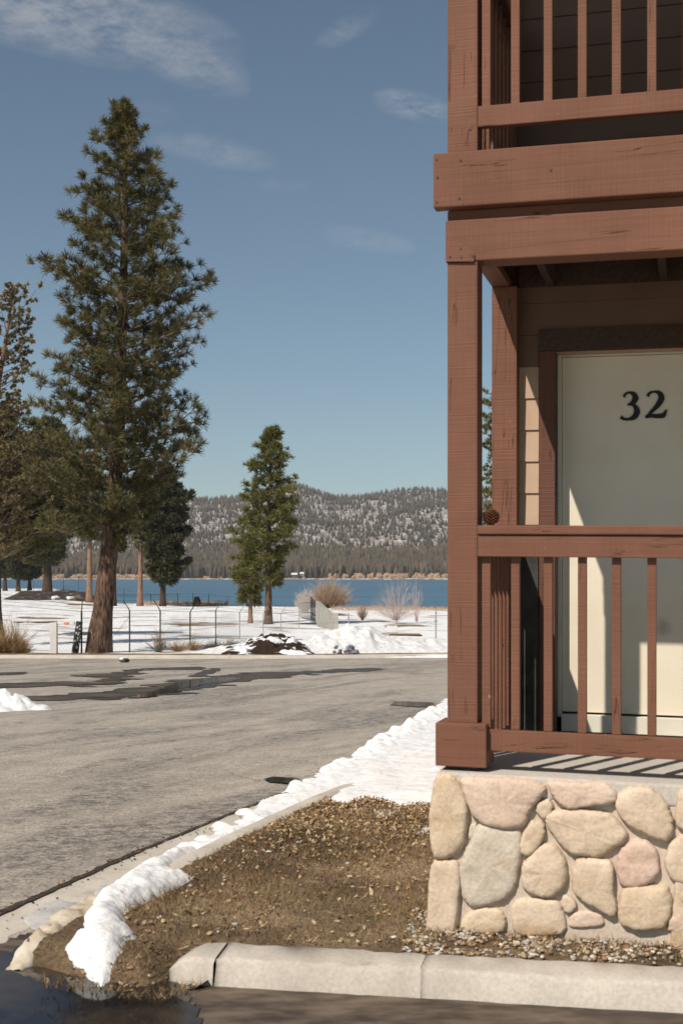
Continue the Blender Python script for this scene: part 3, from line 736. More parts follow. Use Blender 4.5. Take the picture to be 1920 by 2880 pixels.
def tree(name, label, base, H, path, r0, LP, RP, nb, bark, need, tuft=.24, per=22, width=.02, h0=.2, sub=.5, group=None, cat='pine tree', up=.25, tps=2,
         dens=1.0, bare=0, spread=1.25, seed=1, minr=.25, gap=.0, flare=1.5):
    random.seed(seed)
    root = empty(name, base); tag(root, label, cat, group)
    path = [(h*H, x, y) for h, x, y in path]
    # trunk
    n = 26; P = []; Rd = []
    for i in range(n+1):
        h = H*i/n; p = path_at(path, h); P.append(p); f = i/n
        Rd.append(r0*((1-f)**.85*.93+.05)*(1+flare*.35*math.exp(-f*22)))
    P[0].z -= .35
    mb = MB(); mb.tube(P, Rd, 14); tk = mb.build('trunk', bark, root, True)
    if H > 9:
        for v in tk.data.vertices:
            a = math.atan2(v.co.y, v.co.x); q = 1+.05*math.sin(a*9+v.co.z*1.3)+.03*math.sin(v.co.z*6+a*4)
            c_ = path_at(path, max(v.co.z, 0)); v.co.x = c_.x+(v.co.x-c_.x)*q; v.co.y = c_.y+(v.co.y-c_.y)*q
    br = MB(); C = []; A = []; S = []
    az = random.uniform(0, 6.28)
    hs = np.linspace(h0, .985, nb)
    for i, hf in enumerate(hs):
        hf = min(.99, max(h0, hf+random.uniform(-.5, .5)/nb*1.6)); az += 2.4+random.uniform(-.5, .5)
        cx, sy = math.cos(az), math.sin(az)
        l = np.interp(hf, [p[0] for p in LP], [p[1] for p in LP]); r = np.interp(hf, [p[0] for p in RP], [p[1] for p in RP])
        L = (l*(1-cx)/2+r*(1+cx)/2)
        L *= random.uniform(.5, 1.06)
        if random.random() < gap: continue
        L = max(L, minr); p0 = path_at(path, hf*H-.25*L*up); d = Vector((cx, sy, 0))
        el = -.12+up*1.5*hf+random.uniform(-.12, .12); cur = random.uniform(.10, .38)*(1.25-.5*hf)
        if hf > .9: el += .35
        side = Vector((-sy, cx, 0)); wob = random.uniform(-.15, .15)
        pts = []
        m = 7
        for j in range(m+1):
            t = j/m; pts.append(p0+d*L*t*(1-.12*cur*t)+Vector((0, 0, 1))*(L*(el*t+cur*t*t))+side*(wob*L*t*t))
        rb_ = max(.012, r0*.13*(L/2.0)**.5*(1-.4*hf))
        if width > 0: br.tube(pts, [rb_*(1-.8*j/m) for j in range(m+1)], 5, False)
        def put(p, ax, s=1.0):
            C.append(p[:]); A.append(ax[:]); S.append(tuft*random.uniform(.75, 1.2)*s)
        tip = (pts[-1]-pts[-2]).normalized(); put(pts[-1], tip); 
        ns = max(3, int(L/.34*dens))
        for j in range(ns):
            t = .10+.90*(j+random.random())/ns
            if t > 1: t = 1
            fi = t*m; i0 = min(int(fi), m-1); b0 = pts[i0].lerp(pts[i0+1], fi-i0)
            sg = 1 if j % 2 else -1
            sl = (sub*(1-t)+.22)*L*.55*random.uniform(.6, 1.15)+.12
            dd = (d*.75+side*sg*random.uniform(.5, 1.1)+Vector((0, 0, random.uniform(-.15, .45)))).normalized()
            e = b0+dd*sl+Vector((0, 0, sl*.28)); mid = b0.lerp(e, .5)+Vector((0, 0, -.06*sl))
            br.tube([b0, mid, e], [rb_*.42, rb_*.3, rb_*.16], 3, False)
            if random.random() < bare: continue
            ex_ = (e-mid).normalized(); put(e, (ex_+Vector((0, 0, .35))).normalized())
            nt_ = max(1, int(sl/(tuft*1.15)*dens))
            for q in range(nt_):
                for _ in range(max(1, tps-1)):
                    f = random.uniform(.15, 1); p = b0.lerp(e, f)+Vector((random.gauss(0, .35), random.gauss(0, .35), random.gauss(.1, .3)))*tuft
                    put(p, (ex_*.6+Vector((random.gauss(0, .4), random.gauss(0, .4), .6))).normalized(), .9)
        if not bare:
            for t in (.45, .65, .85):
                b0 = pts[int(t*m)]; put(b0+Vector((0, 0, tuft*.3)), Vector((random.gauss(0, .3), random.gauss(0, .3), 1)).normalized(), .85)
    for q in range(9):
        tp = path_at(path, H*(.955+.035*random.random())); put_ = tp+Vector((random.gauss(0, .08), random.gauss(0, .08), random.gauss(0, .06)))*min(1, H/12)*1.2
        C.append(put_[:]); A.append((0, 0, 1)); S.append(tuft*.95)
    br.build('branch', BRANCH, root)
    me = needles_mesh(C, A, S, per, width, spread); link('crown', me, need, root)
    return root, len(C)

z2 = 55/F*1.2245
# the tall pine
bx, by, bz = UY(276, 55), 55, float(T(0, 55))-.02
def zx(xz): return UY(xz*1.2245, 55)-bx
tpath = [(0, 0, 0), (.1, zx(241)-zx(225.5), 0), (.22, zx(254)-zx(225.5), .1), (.35, zx(268)-zx(225.5), .1), (.55, zx(280)-zx(225.5), 0), (.8, zx(288)-zx(225.5), 0), (1.0, zx(284)-zx(225.5), 0)]
LPr = [(.18, 60), (.22, 150), (.275, 190), (.354, 185), (.432, 190), (.51, 165), (.59, 160), (.668, 200), (.75, 138), (.8, 118), (.865, 92), (.9, 68), (.928, 45), (1, 14)]
RPr = [(.18, 40), (.22, 60), (.275, 150), (.33, 225), (.38, 200), (.432, 160), (.47, 190), (.51, 220), (.56, 190), (.62, 195), (.668, 200), (.75, 150), (.8, 122), (.865, 82), (.928, 46), (1, 14)]
sc_ = lambda L, s: [(a, b*s) for a, b in L]
big = tree('pine_tree', 'tallest pine with thick leaning trunk and open tufted crown by the fence', (bx, by, bz), 1262*z2, tpath, .435,
     sc_(LPr, z2*1.06), sc_(RPr, z2*1.04), 160, BARK, NEED, tuft=.37, per=46, width=.023, h0=.2, sub=.5, dens=.9, seed=11, up=.30, gap=.02, tps=2)[0]

# the middle pine by the lake
yb = 100; s100 = yb/F*1.2245
MP = UY(755, yb), yb, float(T(UY(755, yb), yb))
mpath = [(0, 0, 0), (.3, .02, 0), (.6, .0, 0), (1, .3, 0)]
LPm = sc_([(.18, 95), (.26, 90), (.36, 85), (.45, 70), (.55, 50), (.62, 62), (.72, 50), (.8, 42), (.88, 30), (.95, 18), (1, 6)], s100*1.25)
RPm = sc_([(.22, 18), (.3, 30), (.4, 62), (.48, 72), (.55, 60), (.66, 56), (.78, 44), (.88, 40), (.95, 20), (1, 6)], s100*1.25)
tree('pine_tree', 'middle green pine standing alone by the lake in front of the hills', MP, 452*s100, mpath, .29, LPm, RPm, 100, BARK, NEEDG, tuft=.44, per=22, width=.05, h0=.2,
     sub=.7, dens=.85, seed=5, up=.3, group=None)
y2 = 108; p = (UY(704, y2), y2, float(T(UY(704, y2), y2)))
tree('pine_tree', 'small low pine with a thin pale trunk just left of the middle pine', p, 190*y2/F*1.2245, [(0, 0, 0), (1, .1, 0)], .20,
     sc_([(.2, 30), (.3, 38), (.5, 35), (.8, 38), (1, 8)], s100), sc_([(.2, 28), (.3, 35), (.5, 30), (.8, 28), (1, 8)], s100), 46, BARKP, NEEDG, tuft=.42, per=22, width=.05, h0=.22, sub=.7, seed=8, up=.2)
# dark cedar right of the tall pine
y3 = 185; s3 = y3/F*1.2245; p = (UY(458, y3), y3, float(T(UY(458, y3), y3)))
tree('cedar_tree', 'dark dense cedar behind the tall pine with its trunk at the lakeshore', p, 320*s3, [(0, 0, 0), (1, .5, 0)], .42,
     sc_([(.17, 30), (.25, 45), (.5, 45), (.8, 35), (1, 8)], s3), sc_([(.17, 40), (.25, 58), (.45, 66), (.62, 62), (.75, 70), (.85, 30), (1, 8)], s3), 120, BARKD, NEEDD, tuft=.8, per=20, width=.16, h0=.17, sub=.8, seed=9, up=.25, cat='cedar tree', dens=1.2)
y4 = 186; p = (UY(394, y4), y4, float(T(UY(394, y4), y4)))
tree('pine_tree', 'slim pine with a straight orange trunk between the tall pine and the dark cedar', p, 335*s3, [(0, 0, 0), (1, .3, 0)], .40,
     sc_([(.38, 20), (.5, 34), (.7, 44), (1, 8)], s3), sc_([(.38, 24), (.5, 40), (.7, 46), (1, 8)], s3), 50, BARKP, NEED, tuft=.7, per=18, width=.12, h0=.4, sub=.7, seed=10, up=.25, bare=.15)
y5 = 205; s5 = y5/F*1.2245; p = (UY(252, y5), y5, float(T(UY(252, y5), y5)))
tree('pine_tree', 'slim pine with a pale trunk just left of the tall pine', p, 340*s5, [(0, 0, 0), (1, .2, 0)], .50,
     sc_([(.4, 24), (.6, 50), (.8, 45), (1, 8)], s5), sc_([(.4, 24), (.6, 50), (.8, 45), (1, 8)], s5), 60, BARKP, NEED, tuft=.75, per=18, width=.12, h0=.42, sub=.7, seed=12, up=.25)
y6 = 188; p = (UY(322, y6), y6, float(T(UY(322, y6), y6)))
tree('pine_tree', 'thin dark pine trunk showing directly behind the tall pine trunk', p, 300*s3, [(0, 0, 0), (1, .2, 0)], .3,
     sc_([(.4, 24), (.6, 40), (1, 8)], s3), sc_([(.4, 24), (.6, 40), (1, 8)], s3), 40, BARKD, NEEDD, tuft=.7, per=16, width=.12, h0=.42, sub=.7, seed=13, up=.25)
# left group
y7 = 150; s7 = y7/F*1.2245; g7 = (UY(134, 290), 290.0); s7 = 290/F*1.2245
p = (g7[0], g7[1], float(T(*g7)))
tree('pine_tree', 'dark trunked pine at left with olive boughs hanging beside the tall pine', p, 400*s7, [(0, 0, 0), (1, .4, 0)], 1.0,
     sc_([(.18, 45), (.3, 90), (.5, 100), (.7, 95), (.85, 70), (1, 12)], s7), sc_([(.18, 35), (.3, 60), (.5, 85), (.7, 80), (.85, 60), (1, 12)], s7), 150, BARKD, NEED, tuft=1.25, per=20, width=.17, h0=.18, sub=.7, seed=14, up=.2, dens=1.1)
y8 = 62; s8 = y8/F*1.2245; p = (UY(-60, y8), y8, float(T(UY(-60, y8), y8)))
tree('juniper_tree', 'sparse brown tree with reddish scaly twigs rising at the left edge', p, 830*s8, [(0, 0, 0), (.5, .3, 0), (.8, 1.2, 0), (1, 1.75, 0)], .36,
     sc_([(.3, 60), (.6, 80), (.9, 40), (1, 10)], s8), sc_([(.2, 130), (.3, 150), (.45, 135), (.6, 105), (.75, 92), (.86, 90), (.93, 60), (1, 12)], s8), 120, BARKP, NEEDB, tuft=.14, per=22, width=.05, h0=.26, sub=.8, seed=15, up=.5, cat='juniper tree', bare=.12, dens=1.3, spread=2.2, gap=.1)
y9 = 75; s9 = y9/F*1.2245; p = (UY(-10, y9), y9, float(T(UY(-10, y9), y9)))
tree('pine_tree', 'broad olive pine filling the lower left edge behind the brown juniper', p, 530*s9, [(0, 0, 0), (.5, 0, 0), (1, .3, 0)], .36,
     sc_([(.3, 60), (.6, 80), (.9, 40), (1, 10)], s9), sc_([(.3, 150), (.4, 200), (.55, 215), (.7, 190), (.85, 120), (1, 20)], s9), 150, BARKD, NEED, tuft=.34, per=24, width=.035, h0=.34, sub=.6, seed=16, up=.1, dens=1.0)
for i, (u, y, hh, lab, sd) in enumerate(((15, 390, 120, 'leftmost small far pine with dark trunk at the left edge', 21), (52, 370, 110, 'small far pine with slim dark trunk, second from the left edge', 22), (84, 400, 95, 'small far pine left of the dark trunked pine on the lakeshore', 23))):
    s = y/F*1.2245; p = (UY(u, y), y, float(T(UY(u, y), y)))
    tree('pine_tree', lab, p, hh*s, [(0, 0, 0), (1, .1, 0)], .65, sc_([(.3, 20), (.6, 30), (1, 6)], s), sc_([(.3, 20), (.6, 30), (1, 6)], s), 40, BARKD, NEEDD, tuft=1.3, per=16, width=.24, h0=.28, sub=.7, seed=sd, up=.2)
# tree seen through the gap beside the lodge
y10 = 46; s10 = y10/F; p = (UY(1450, y10), y10, float(T(0, y10)))
tree('pine_tree', 'bushy green pine glimpsed between the two porch posts', p, (1850-985)*s10, [(0, 0, 0), (1, 0, 0)], .24,
     sc_([(.1, 150), (.3, 135), (.45, 122), (.6, 118), (.8, 116), (.9, 104), (1, 20)], s10), sc_([(.3, 90), (.6, 80), (.8, 70), (1, 10)], s10), 150, BARKD, NEEDG, tuft=.16, per=22, width=.02, h0=.12, sub=.7, seed=17, up=.3, dens=1.4)

# ------------------------------------------------------------------ bare shrubs, brush
def shrub(name, label, base, h, r, n, mat, thick=.01, spread=1.0, splits=3, cat='shrub', trunk=0, seed=1, group=None, curl=.2, leaves=None):
    random.seed(seed); mb = MB(); z0 = trunk
    if trunk: mb.tube([(0, 0, -.1), (.03, 0, trunk*.6), (0, 0, trunk*1.1)], [thick*5, thick*4, thick*3], 6)
    for i in range(n):
        a = random.uniform(0, 6.28); e = random.random()**.6*spread; L = h*random.uniform(.65, 1.0)*(1-.25*e)
        d = Vector((math.cos(a)*math.sin(e*1.2), math.sin(a)*math.sin(e*1.2), math.cos(e*1.2)))
        k = r/h; d = Vector((d.x*k*1.3, d.y*k*1.3, d.z)); o = Vector((random.gauss(0, r*.06), random.gauss(0, r*.06), z0*random.uniform(.5, 1)))
        p1 = o+d*L*.5+Vector((random.gauss(0, .03), random.gauss(0, .03), 0))*h; p2 = o+d*L+Vector((0, 0, curl*L*.2))
        mb.tube([o, p1, p2], [thick, thick*.65, thick*.25], 3, False)
        for _ in range(splits):
            f = random.uniform(.3, .9); q = (o.lerp(p1, f*2) if f < .5 else p1.lerp(p2, f*2-1)); dd = (d+Vector((random.gauss(0, .45), random.gauss(0, .45), random.gauss(.1, .25)))).normalized()
            mb.tube([q, q+dd*L*random.uniform(.2, .42)], [thick*.55, thick*.2], 3, False)
    o = mb.build(name, mat, None); o.location = base; return tag(o, label, cat, group)
def onG(u, y): x = UY(u, y); return (x, y, float(T(x, y)))
shrub('bare_shrub', 'large rounded tan bare shrub on the shore right of the grey fence panels', onG(925, 178), 4.6, 4.2, 520, TWIG, .028, 1.1, 4, 'shrub', 0, 31)
shrub('bare_shrub', 'small tan bare shrub half hidden behind the left grey fence panels', onG(858, 150), 2.9, 1.6, 200, TWIGP, .026, .9, 3, 'shrub', 0, 32)
shrub('bare_tree', 'pale leafless small tree with a single stem near the shore, close to the lodge', onG(1114, 106), 3.9, 2.6, 130, TWIGP, .009, 1.15, 7, 'tree', .45, 33)
shrub('bare_shrub', 'thin pale upright shrub beside the leafless tree, nearest the lodge post', onG(1170, 108), 3.3, 1.0, 26, TWIGP, .010, .5, 4, 'shrub', .2, 34)
shrub('bare_shrub', 'little orange brown shrub between the round shrub and the leafless tree', onG(1019, 112), 1.55, .75, 110, TWIGO, .012, .9, 3, 'shrub', .2, 35)
shrub('brush', 'tan dry brush clump at the left edge behind the far kerb', onG(15, 54.0), 1.35, 1.35, 420, DRY, .010, 1.1, 3, 'brush', 0, 36)
shrub('brush', 'low brown brush at the left edge beside the white marker post', onG(62, 53.6), .75, .7, 220, DRY, .009, 1.1, 3, 'brush', 0, 37)
shrub('bare_shrub', 'thin leafless twigs arching above the tan brush at the left edge', onG(40, 58), 2.0, 1.5, 36, BRANCH, .010, 1.0, 6, 'shrub', 0, 38)
shrub('bare_shrub', 'dark leafless shrub growing at the foot of a fence post right of the tall pine', onG(447, 55.2), 1.1, .8, 60, BRANCH, .010, 1.0, 5, 'shrub', 0, 39)
gb = 'dry brush along the fence'
for i, (u, hh, r, lab) in enumerate(((500, .6, .7, 'low dry brush right of the dark leafless shrub'), (545, .62, .6, 'low brown brush around the foot of the fence post in the middle of the fence'), (605, .55, .8, 'pale dry brush left of the bark heap'), (655, .6, .8, 'pale dry brush above the left end of the bark heap'), (705, .55, .8, 'pale dry brush behind the bark heap, below the middle pine'))):
    shrub('brush', lab, onG(u, 56.2+i*.8), hh, r, 170, DRY, .008, 1.1, 2, 'brush', 0, 40+i, gb)
shrub('brush', 'straw coloured grass clump on the left shore beyond the dark bank', onG(178, 300), 1.6, 3.4, 260, TWIG, .05, 1.2, 2, 'brush', 0, 50)
shrub('brush', 'reddish tan brush left of the pale slim trunk on the snow', onG(218, 225), 1.3, 1.2, 120, TWIG, .03, 1.1, 2, 'brush', 0, 51)
# shore weeds: one band
mb = MB(); random.seed(5)
for _ in range(800):
    u = random.uniform(930, 1300); y = random.uniform(160, 176)*1.0; x = UY(u, y); z = float(T(x, y)); h = random.uniform(.15, .6)
    mb.tube([(x, y, z), (x+random.gauss(0, .2), y, z+h)], [.035, .01], 3, False)
for _ in range(900):
    u = random.uniform(400, 640); y = random.uniform(196, 204); x = UY(u, y); z = float(T(x, y)); h = random.uniform(.2, .7)
    mb.tube([(x, y, z), (x+random.gauss(0, .2), y, z+h)], [.05, .01], 3, False)
tag(mb.build('shore_weeds', TWIG), 'straw coloured weeds along the near shore of the lake', 'weeds', kind='stuff')

# ------------------------------------------------------------------ fence across the street
f_posts = [(-170, 1838, 1715), (-5, 1840, 1700), (230, 1837, 1720), (365, 1834.5, 1717), (451, 1832, 1717), (535, 1824, 1721), (607, 1818, 1716), (674, 1800, 1722), (740, 1788, 1724), (790, 1775, 1726), (841, 1768, 1731)]
Hf = 1.82
fr = empty('chain_link_fence', (UY(365, 55), 55, float(T(0, 55)))); tag(fr, 'chain link fence with angled barbed wire arms running behind the tall pine', 'fence')
fo = Vector(fr.location)
P3d = []
for (u, vb, vt) in f_posts:
    y = Hf*F/(vb-vt) if u > 100 else 55.5
    y = {230: 54.6, 365: 55.0, 451: 56.3, 535: 60, 607: 63.5, 674: 70, 740: 78, 790: 86, 841: 95}.get(u, 55.3)
    x = UY(u, y); zb = float(T(x, y)); zt = VZ(vt, y); P3d.append((Vector((x, y, zb)), Vector((x, y, zt))))
for i, (b, t) in enumerate(P3d):
    mb = MB(); mb.tube([b-fo+Vector((0, 0, -.2)), t-fo], .032 if i > 2 else .04, 8)
    d = -1 if i > 2 else .15
    arm = Vector((-.28 if i in (3, 4) else .30, 0, .46)) if i > 3 or i == 3 else Vector((.04, 0, .5))
    mb.tube([t-fo, t-fo+arm], [.026, .018], 6)
    mb.build('post', DARKM if i in (2, 3, 4, 5) else GALV, fr)
rail = MB(); wires = MB()
for (b0, t0), (b1, t1) in zip(P3d[:-1], P3d[1:]):
    i0 = [p[0] for p in P3d].index(b0)
    if i0 in (2,): rail.tube([t0-fo-Vector((0, 0, .28)), t1-fo-Vector((0, 0, .28))], .022, 6)
    for f in (.0,): wires.tube([t0-fo, t1-fo], .008, 4)
    for k in (.33, .66, 1.0):
        a = Vector((.28, 0, .44))*k*(-1 if i0 in (3,) else 1); wires.tube([t0-fo+a, t1-fo+a], .006, 3)
    for k in (.5,): wires.tube([b0.lerp(t0, k)-fo, b1.lerp(t1, k)-fo], .006, 3)
wires.tube([P3d[3][0].lerp(P3d[3][1], .85)-fo, P3d[2][0].lerp(P3d[2][1], .15)-fo+Vector((1.0, 0, 0))], .008, 3)
rail.build('top_rail', GALV, fr); wires.build('wire', DARKM, fr)
mesh = MB()
for (b0, t0), (b1, t1) in zip(P3d[:-1], P3d[1:]):
    L = (b1-b0).length; hgt_ = (t0-b0).length-.25; n = int(L/.16)
    if b0.y > 64: n //= 2
    for i in range(n):
        for sg in (1, -1):
            f0 = i/n; f1 = f0+sg*hgt_/L
            a = 0.0; bb_ = 1.0
            if f1 > 1: bb_ = (1-f0)/(f1-f0)
            if f1 < 0: bb_ = (0-f0)/(f1-f0)
            p = b0.lerp(b1, f0)+Vector((0, 0, .03)); q_ = b0.lerp(b1, f0+(f1-f0)*bb_)+Vector((0, 0, .03+hgt_*bb_))
            mesh.tube([p-fo, q_-fo], .0028, 3, False)
mesh.build('wire_mesh', GALV, fr)
# lone posts at right
for (u, vb, vt, y, lab) in ((980, 1768, 1729, 96, 'short grey fence post on the snow left of the leafless tree'), (1225, 1803, 1726, 68, 'slim grey fence post standing in the snow nearest the lodge')):
    x = UY(u, y); r = empty('fence_post', (x, y, float(T(x, y))-.1)); h = VZ(vt, y)-r.location.z
    MB().tube([(0, 0, 0), (0, 0, h)], .04, 8).build('pole', GALV, r); MB().tube([(0, 0, h), (.0, 0, h+.14)], [.055, .03], 8).build('cap', GALV, r)
    MB().box(-.09, .09, -.05, .05, h*.72, h*.78, .01).build('clamp', GALV, r)
    tag(r, lab, 'post')
mb = MB(); a = onG(1225, 68); b = onG(980, 96); 
# grey slatted panels running toward the lake
SLAT = simple('weathered_slats', [(.3, (.25, .24, .21)), (.7, (.42, .40, .36))], 1.2, .9, 5, .4, .01, (6, 6, 1))
pan = empty('slatted_fence', (UY(918, 92), 92, float(T(0, 92)))); po = Vector(pan.location); tag(pan, 'weathered grey slatted fence panels descending into the snow beside the round bare shrub', 'fence')
def panel(u0, y0, vb0, vt0, u1, y1, vb1, vt1, n, gap, mat, name='panel', lean=0):
    mb = MB()
    for i in range(n):
        f0 = i/n; f1 = (i+1-gap)/n; q_ = []
        for f in (f0, f1):
            u = u0+(u1-u0)*f; y = y0+(y1-y0)*f; x = UY(u, y); q_.append((Vector((x, y, VZ(vb0+(vb1-vb0)*f, y))), Vector((x, y, VZ(vt0+(vt1-vt0)*f+random.uniform(-1, 1), y)))))
        off = Vector((0, .04, 0)); (a, b), (c, d) = q_
        vs = [a, c, d, b, a+off, c+off, d+off, b+off]
        mb.add([v-po for v in vs], [(0, 1, 2, 3), (7, 6, 5, 4), (0, 4, 5, 1), (1, 5, 6, 2), (2, 6, 7, 3), (3, 7, 4, 0)])
    for fz in (.3, .75):
        a = Vector((UY(u0, y0), y0+.07, VZ(vb0+(vt0-vb0)*fz, y0))); b = Vector((UY(u1, y1), y1+.07, VZ(vb1+(vt1-vb1)*fz, y1))); mb.tube([a-po, b-po], .04, 5)
    mb.build(name, mat, pan)
random.seed(3)
panel(840, 128, 1734, 1683, 872, 108, 1742, 1676, 12, .35, SLAT)
panel(872.5, 107.6, 1744, 1676, 888, 98, 1749, 1690, 5, .15, DARKM, 'dark_panel')
panel(888.5, 97.6, 1752, 1688, 903, 94, 1778, 1695, 5, .05, SLAT)
panel(903.5, 93.6, 1782, 1696, 934, 91, 1790, 1720, 9, .05, SLAT)
panel(934.5, 90.8, 1790, 1722, 951, 90, 1786, 1725, 5, .08, SLAT)
# second fence along the lake, thin posts
fr2 = empty('shore_fence', (*onG(425, 190)[:2], float(T(UY(425, 190), 190)))); o2 = Vector(fr2.location); tag(fr2, 'thin dark wire fence along the near lakeshore between the trunks', 'fence')
pp = []
for (u, y, vt) in ((96, 330, 1625), (179, 300, 1626), (221, 270, 1628), (349, 200, 1655), (425, 195, 1670), (500, 192, 1668), (543, 190, 1668), (587, 189, 1670), (640, 188, 1676)):
    x = UY(u, y); zb = float(T(x, y)); zt = VZ(vt, y); pp.append((Vector((x, y, zb)), Vector((x, y, zt)))); MB().tube([Vector((x, y, zb-.2))-o2, Vector((x, y, zt))-o2], .05, 6).build('post', DARKM, fr2)
mb = MB()
for (b0, t0), (b1, t1) in zip(pp[:-1], pp[1:]):
    for k in (.95, .5): mb.tube([b0.lerp(t0, k)-o2, b1.lerp(t1, k)-o2], .014, 3, False)
mb.build('wire', DARKM, fr2)
# marker post, roll of mesh, stump, bank, debris, sign
p = onG(153, 53.2); r = empty('marker_post', p); hh = VZ(1752, 53.2)-p[2]
MB().box(-.15, .13, -.13, .13, -.1, hh, .015).build('shaft', concrete('white_concrete', (.62, .6, .57), (.74, .72, .69), False), r)
MB().box(-.12, .10, -.10, .10, hh-.002, hh+.02, .008).build('cap', CONC, r)
tag(r, 'short square white concrete marker post standing beside the far kerb', 'post')
p = onG(211, 54.3); hh = VZ(1748, 54.3)-p[2]
wm, wt, wb = material('rolled_mesh', .8, .2)
tc = N(wt, 'ShaderNodeTexCoord'); vr = N(wt, 'ShaderNodeTexVoronoi'); vr.inputs['Scale'].default_value = 9; mpn = N(wt, 'ShaderNodeMapping'); mpn.inputs['Scale'].default_value = (1, 1, .8)
wt.links.new(tc.outputs['Object'], mpn.inputs[0]); wt.links.new(mpn.outputs[0], vr.inputs[0])
wt.links.new(ramp(wt, vr.outputs[0], [(.25, (.42, .41, .4)), (.42, (.03, .028, .025))]), wb.inputs['Base Color'])
mb = MB(); mb.tube([(0, 0, -.05), (.1, 0, hh*.5), (.2, 0, hh)], [.15, .145, .14], 14); r = mb.build('mesh_roll', wm, None, True); r.location = p
tag(r, 'dark leaning roll of wire mesh against the fence post left of the tall pine', 'mesh roll')
p = onG(556, 187); mb = MB(); mb.tube([(0, 0, -.2), (-.05, 0, .7), (-.15, 0, 1.4)], [.75, .55, .35], 10); st = mb.build('tree_stump', BARKD, None, True); st.location = p
tag(st, 'dark broken stump at the water edge right of the cedar', 'stump')
mb = MB(); mb.tube([(.0, 0, .25), (2.4, .3, .2)], [.28, .2], 8); lg = mb.build('log', BARKD, None, True); lg.location = onG(562, 186.5); tag(lg, 'dark log lying beside the broken stump at the shore', 'log')
BANK = simple('dark_earth', [(.3, (.02, .015, .012)), (.6, (.06, .042, .03)), (.78, (.5, .5, .5))], 1.0, .95, 6, .6, .1, coord='World')
def bank(X, Y):
    u = 960+F*X/Y; A = np.interp(u, [15, 60, 150, 250, 285], [0, 1.2, 1.5, 1.1, 0]); return A*np.clip(1-((Y-238)/14)**2, 0, 1)*(.5+fbm(X*.3, Y*.3, 4))
tag(field('earth_bank', np.arange(-68, -42, .5), np.arange(222, 254, .6), lambda X, Y: T(X, Y)+bank(X, Y)-.05, BANK, lambda X, Y: bank(X, Y) > .03), 'long dark earth bank with snow traces at left below the pines', 'bank')
for i in range(6):
    y = 228+random.uniform(-3, 3); p = onG(random.uniform(145, 215), y); mb = MB(); chunk(mb, 0, 0, .25, random.uniform(.5, .9), .6)
    o = mb.build('boulder', SNOW, None, True); o.location = p; tag(o, 'snow covered boulder on the dark bank left of the pale slim trunk', 'boulder', 'snow covered boulders on the dark bank')
p = onG(196, 102); ORG = simple('orange_plastic', [(.3, (.65, .16, .06)), (.7, (.75, .24, .1))], 3, .5, 3, 0)
r = empty('sled', p); MB().box(-.42, -.02, -.25, .25, .02, .22, .06).build('body', ORG, r); MB().box(.0, .42, -.22, .22, .02, .26, .05).build('cover', CWHITE, r)
tag(r, 'small orange and white bundle lying on the snow left of the tall pine', 'bundle')
p = onG(1103, 80); WS = simple('white_board', [(.3, (.7, .7, .69)), (.7, (.8, .8, .79))], 3, .6, 3, 0)
r = empty('low_sign', p); MB().box(-.32, .32, 0, .03, .12, .52, .008).build('board', WS, r)
for s in (-.27, .27): MB().box(s-.02, s+.02, .032, .07, -.1, .5).build('leg', GALV, r)
tag(r, 'low white blank sign board standing in the snow near the leafless tree', 'sign')

# ------------------------------------------------------------------ ground litter
random.seed(21); RN2 = np.random.default_rng(21)
def scatter(n, poly, dens=None):
    P = np.array(poly); out_ = []
    x0, y0 = P.min(0); x1, y1 = P.max(0)
    while len(out_) < n:
        X = RN2.uniform(x0, x1, 4000); Y = RN2.uniform(y0, y1, 4000); k = sdist(poly, X, Y) > 0
        if dens is not None: k &= RN2.random(4000) < dens(X, Y)
        out_ += list(zip(X[k], Y[k]))
    A = np.array(out_[:n]); return A[:, 0], A[:, 1]
view = [p[:2] for p in (G(690, 2650), G(560, 2720), G(500, 2770), G(330, 2790), G(100, 2740))]+[rp(1.0, .62), rp(6.0, .62), (2.6, 11.2), (2.0, 5.2)]
def quads(X, Y, Z, s, tilt, name, mats, label, cat, mi=None, asp=.6):
    n = len(X); a = RN2.uniform(0, 6.28, n); u = np.stack([np.cos(a), np.sin(a), RN2.normal(0, tilt, n)], -1); v = np.stack([-np.sin(a), np.cos(a), RN2.normal(0, tilt, n)], -1)
    c = np.stack([X, Y, Z], -1); s = s[:, None]
    V = np.stack([c-u*s, c-u*s*.2-v*s*asp, c+u*s*.7-v*s*asp*.5, c+u*s+np.array([0, 0, .15])*s, c+u*s*.3+v*s*asp, c-u*s*.6+v*s*asp*.6], 1)
    Fc = (np.arange(n)*6)[:, None]+np.arange(6)[None]
    me = arr_mesh(name, V.reshape(-1, 3), Fc); o = link(name, me, mats)
    me.polygons.foreach_set('material_index', (np.arange(n) % len(mats)).astype(np.int32)); return tag(o, label, cat, kind='stuff')
leafm = [simple('leaf_'+c, [(.3, a), (.7, b)], 5, .8, 2, 0, coord='World') for c, a, b in (('tan', (.34, .22, .11), (.5, .36, .2)), ('rust', (.22, .12, .05), (.36, .21, .09)), ('straw', (.36, .27, .16), (.52, .41, .27)), ('brown', (.10, .06, .035), (.2, .12, .07)))]
def ldens(X, Y): return np.clip(.12+(Y-7.2)*.35, .07, 1)*(sdist(P1, X, Y) < .02)
X, Y = scatter(19000, view, ldens)
quads(X, Y, soil_h(X, Y)+.010+RN2.random(len(X))*.012, .005+.011*RN2.random(len(X))**1.5, .5, 'fallen_leaves', leafm, 'dry tan and rust fallen leaves on the soil', 'leaves')
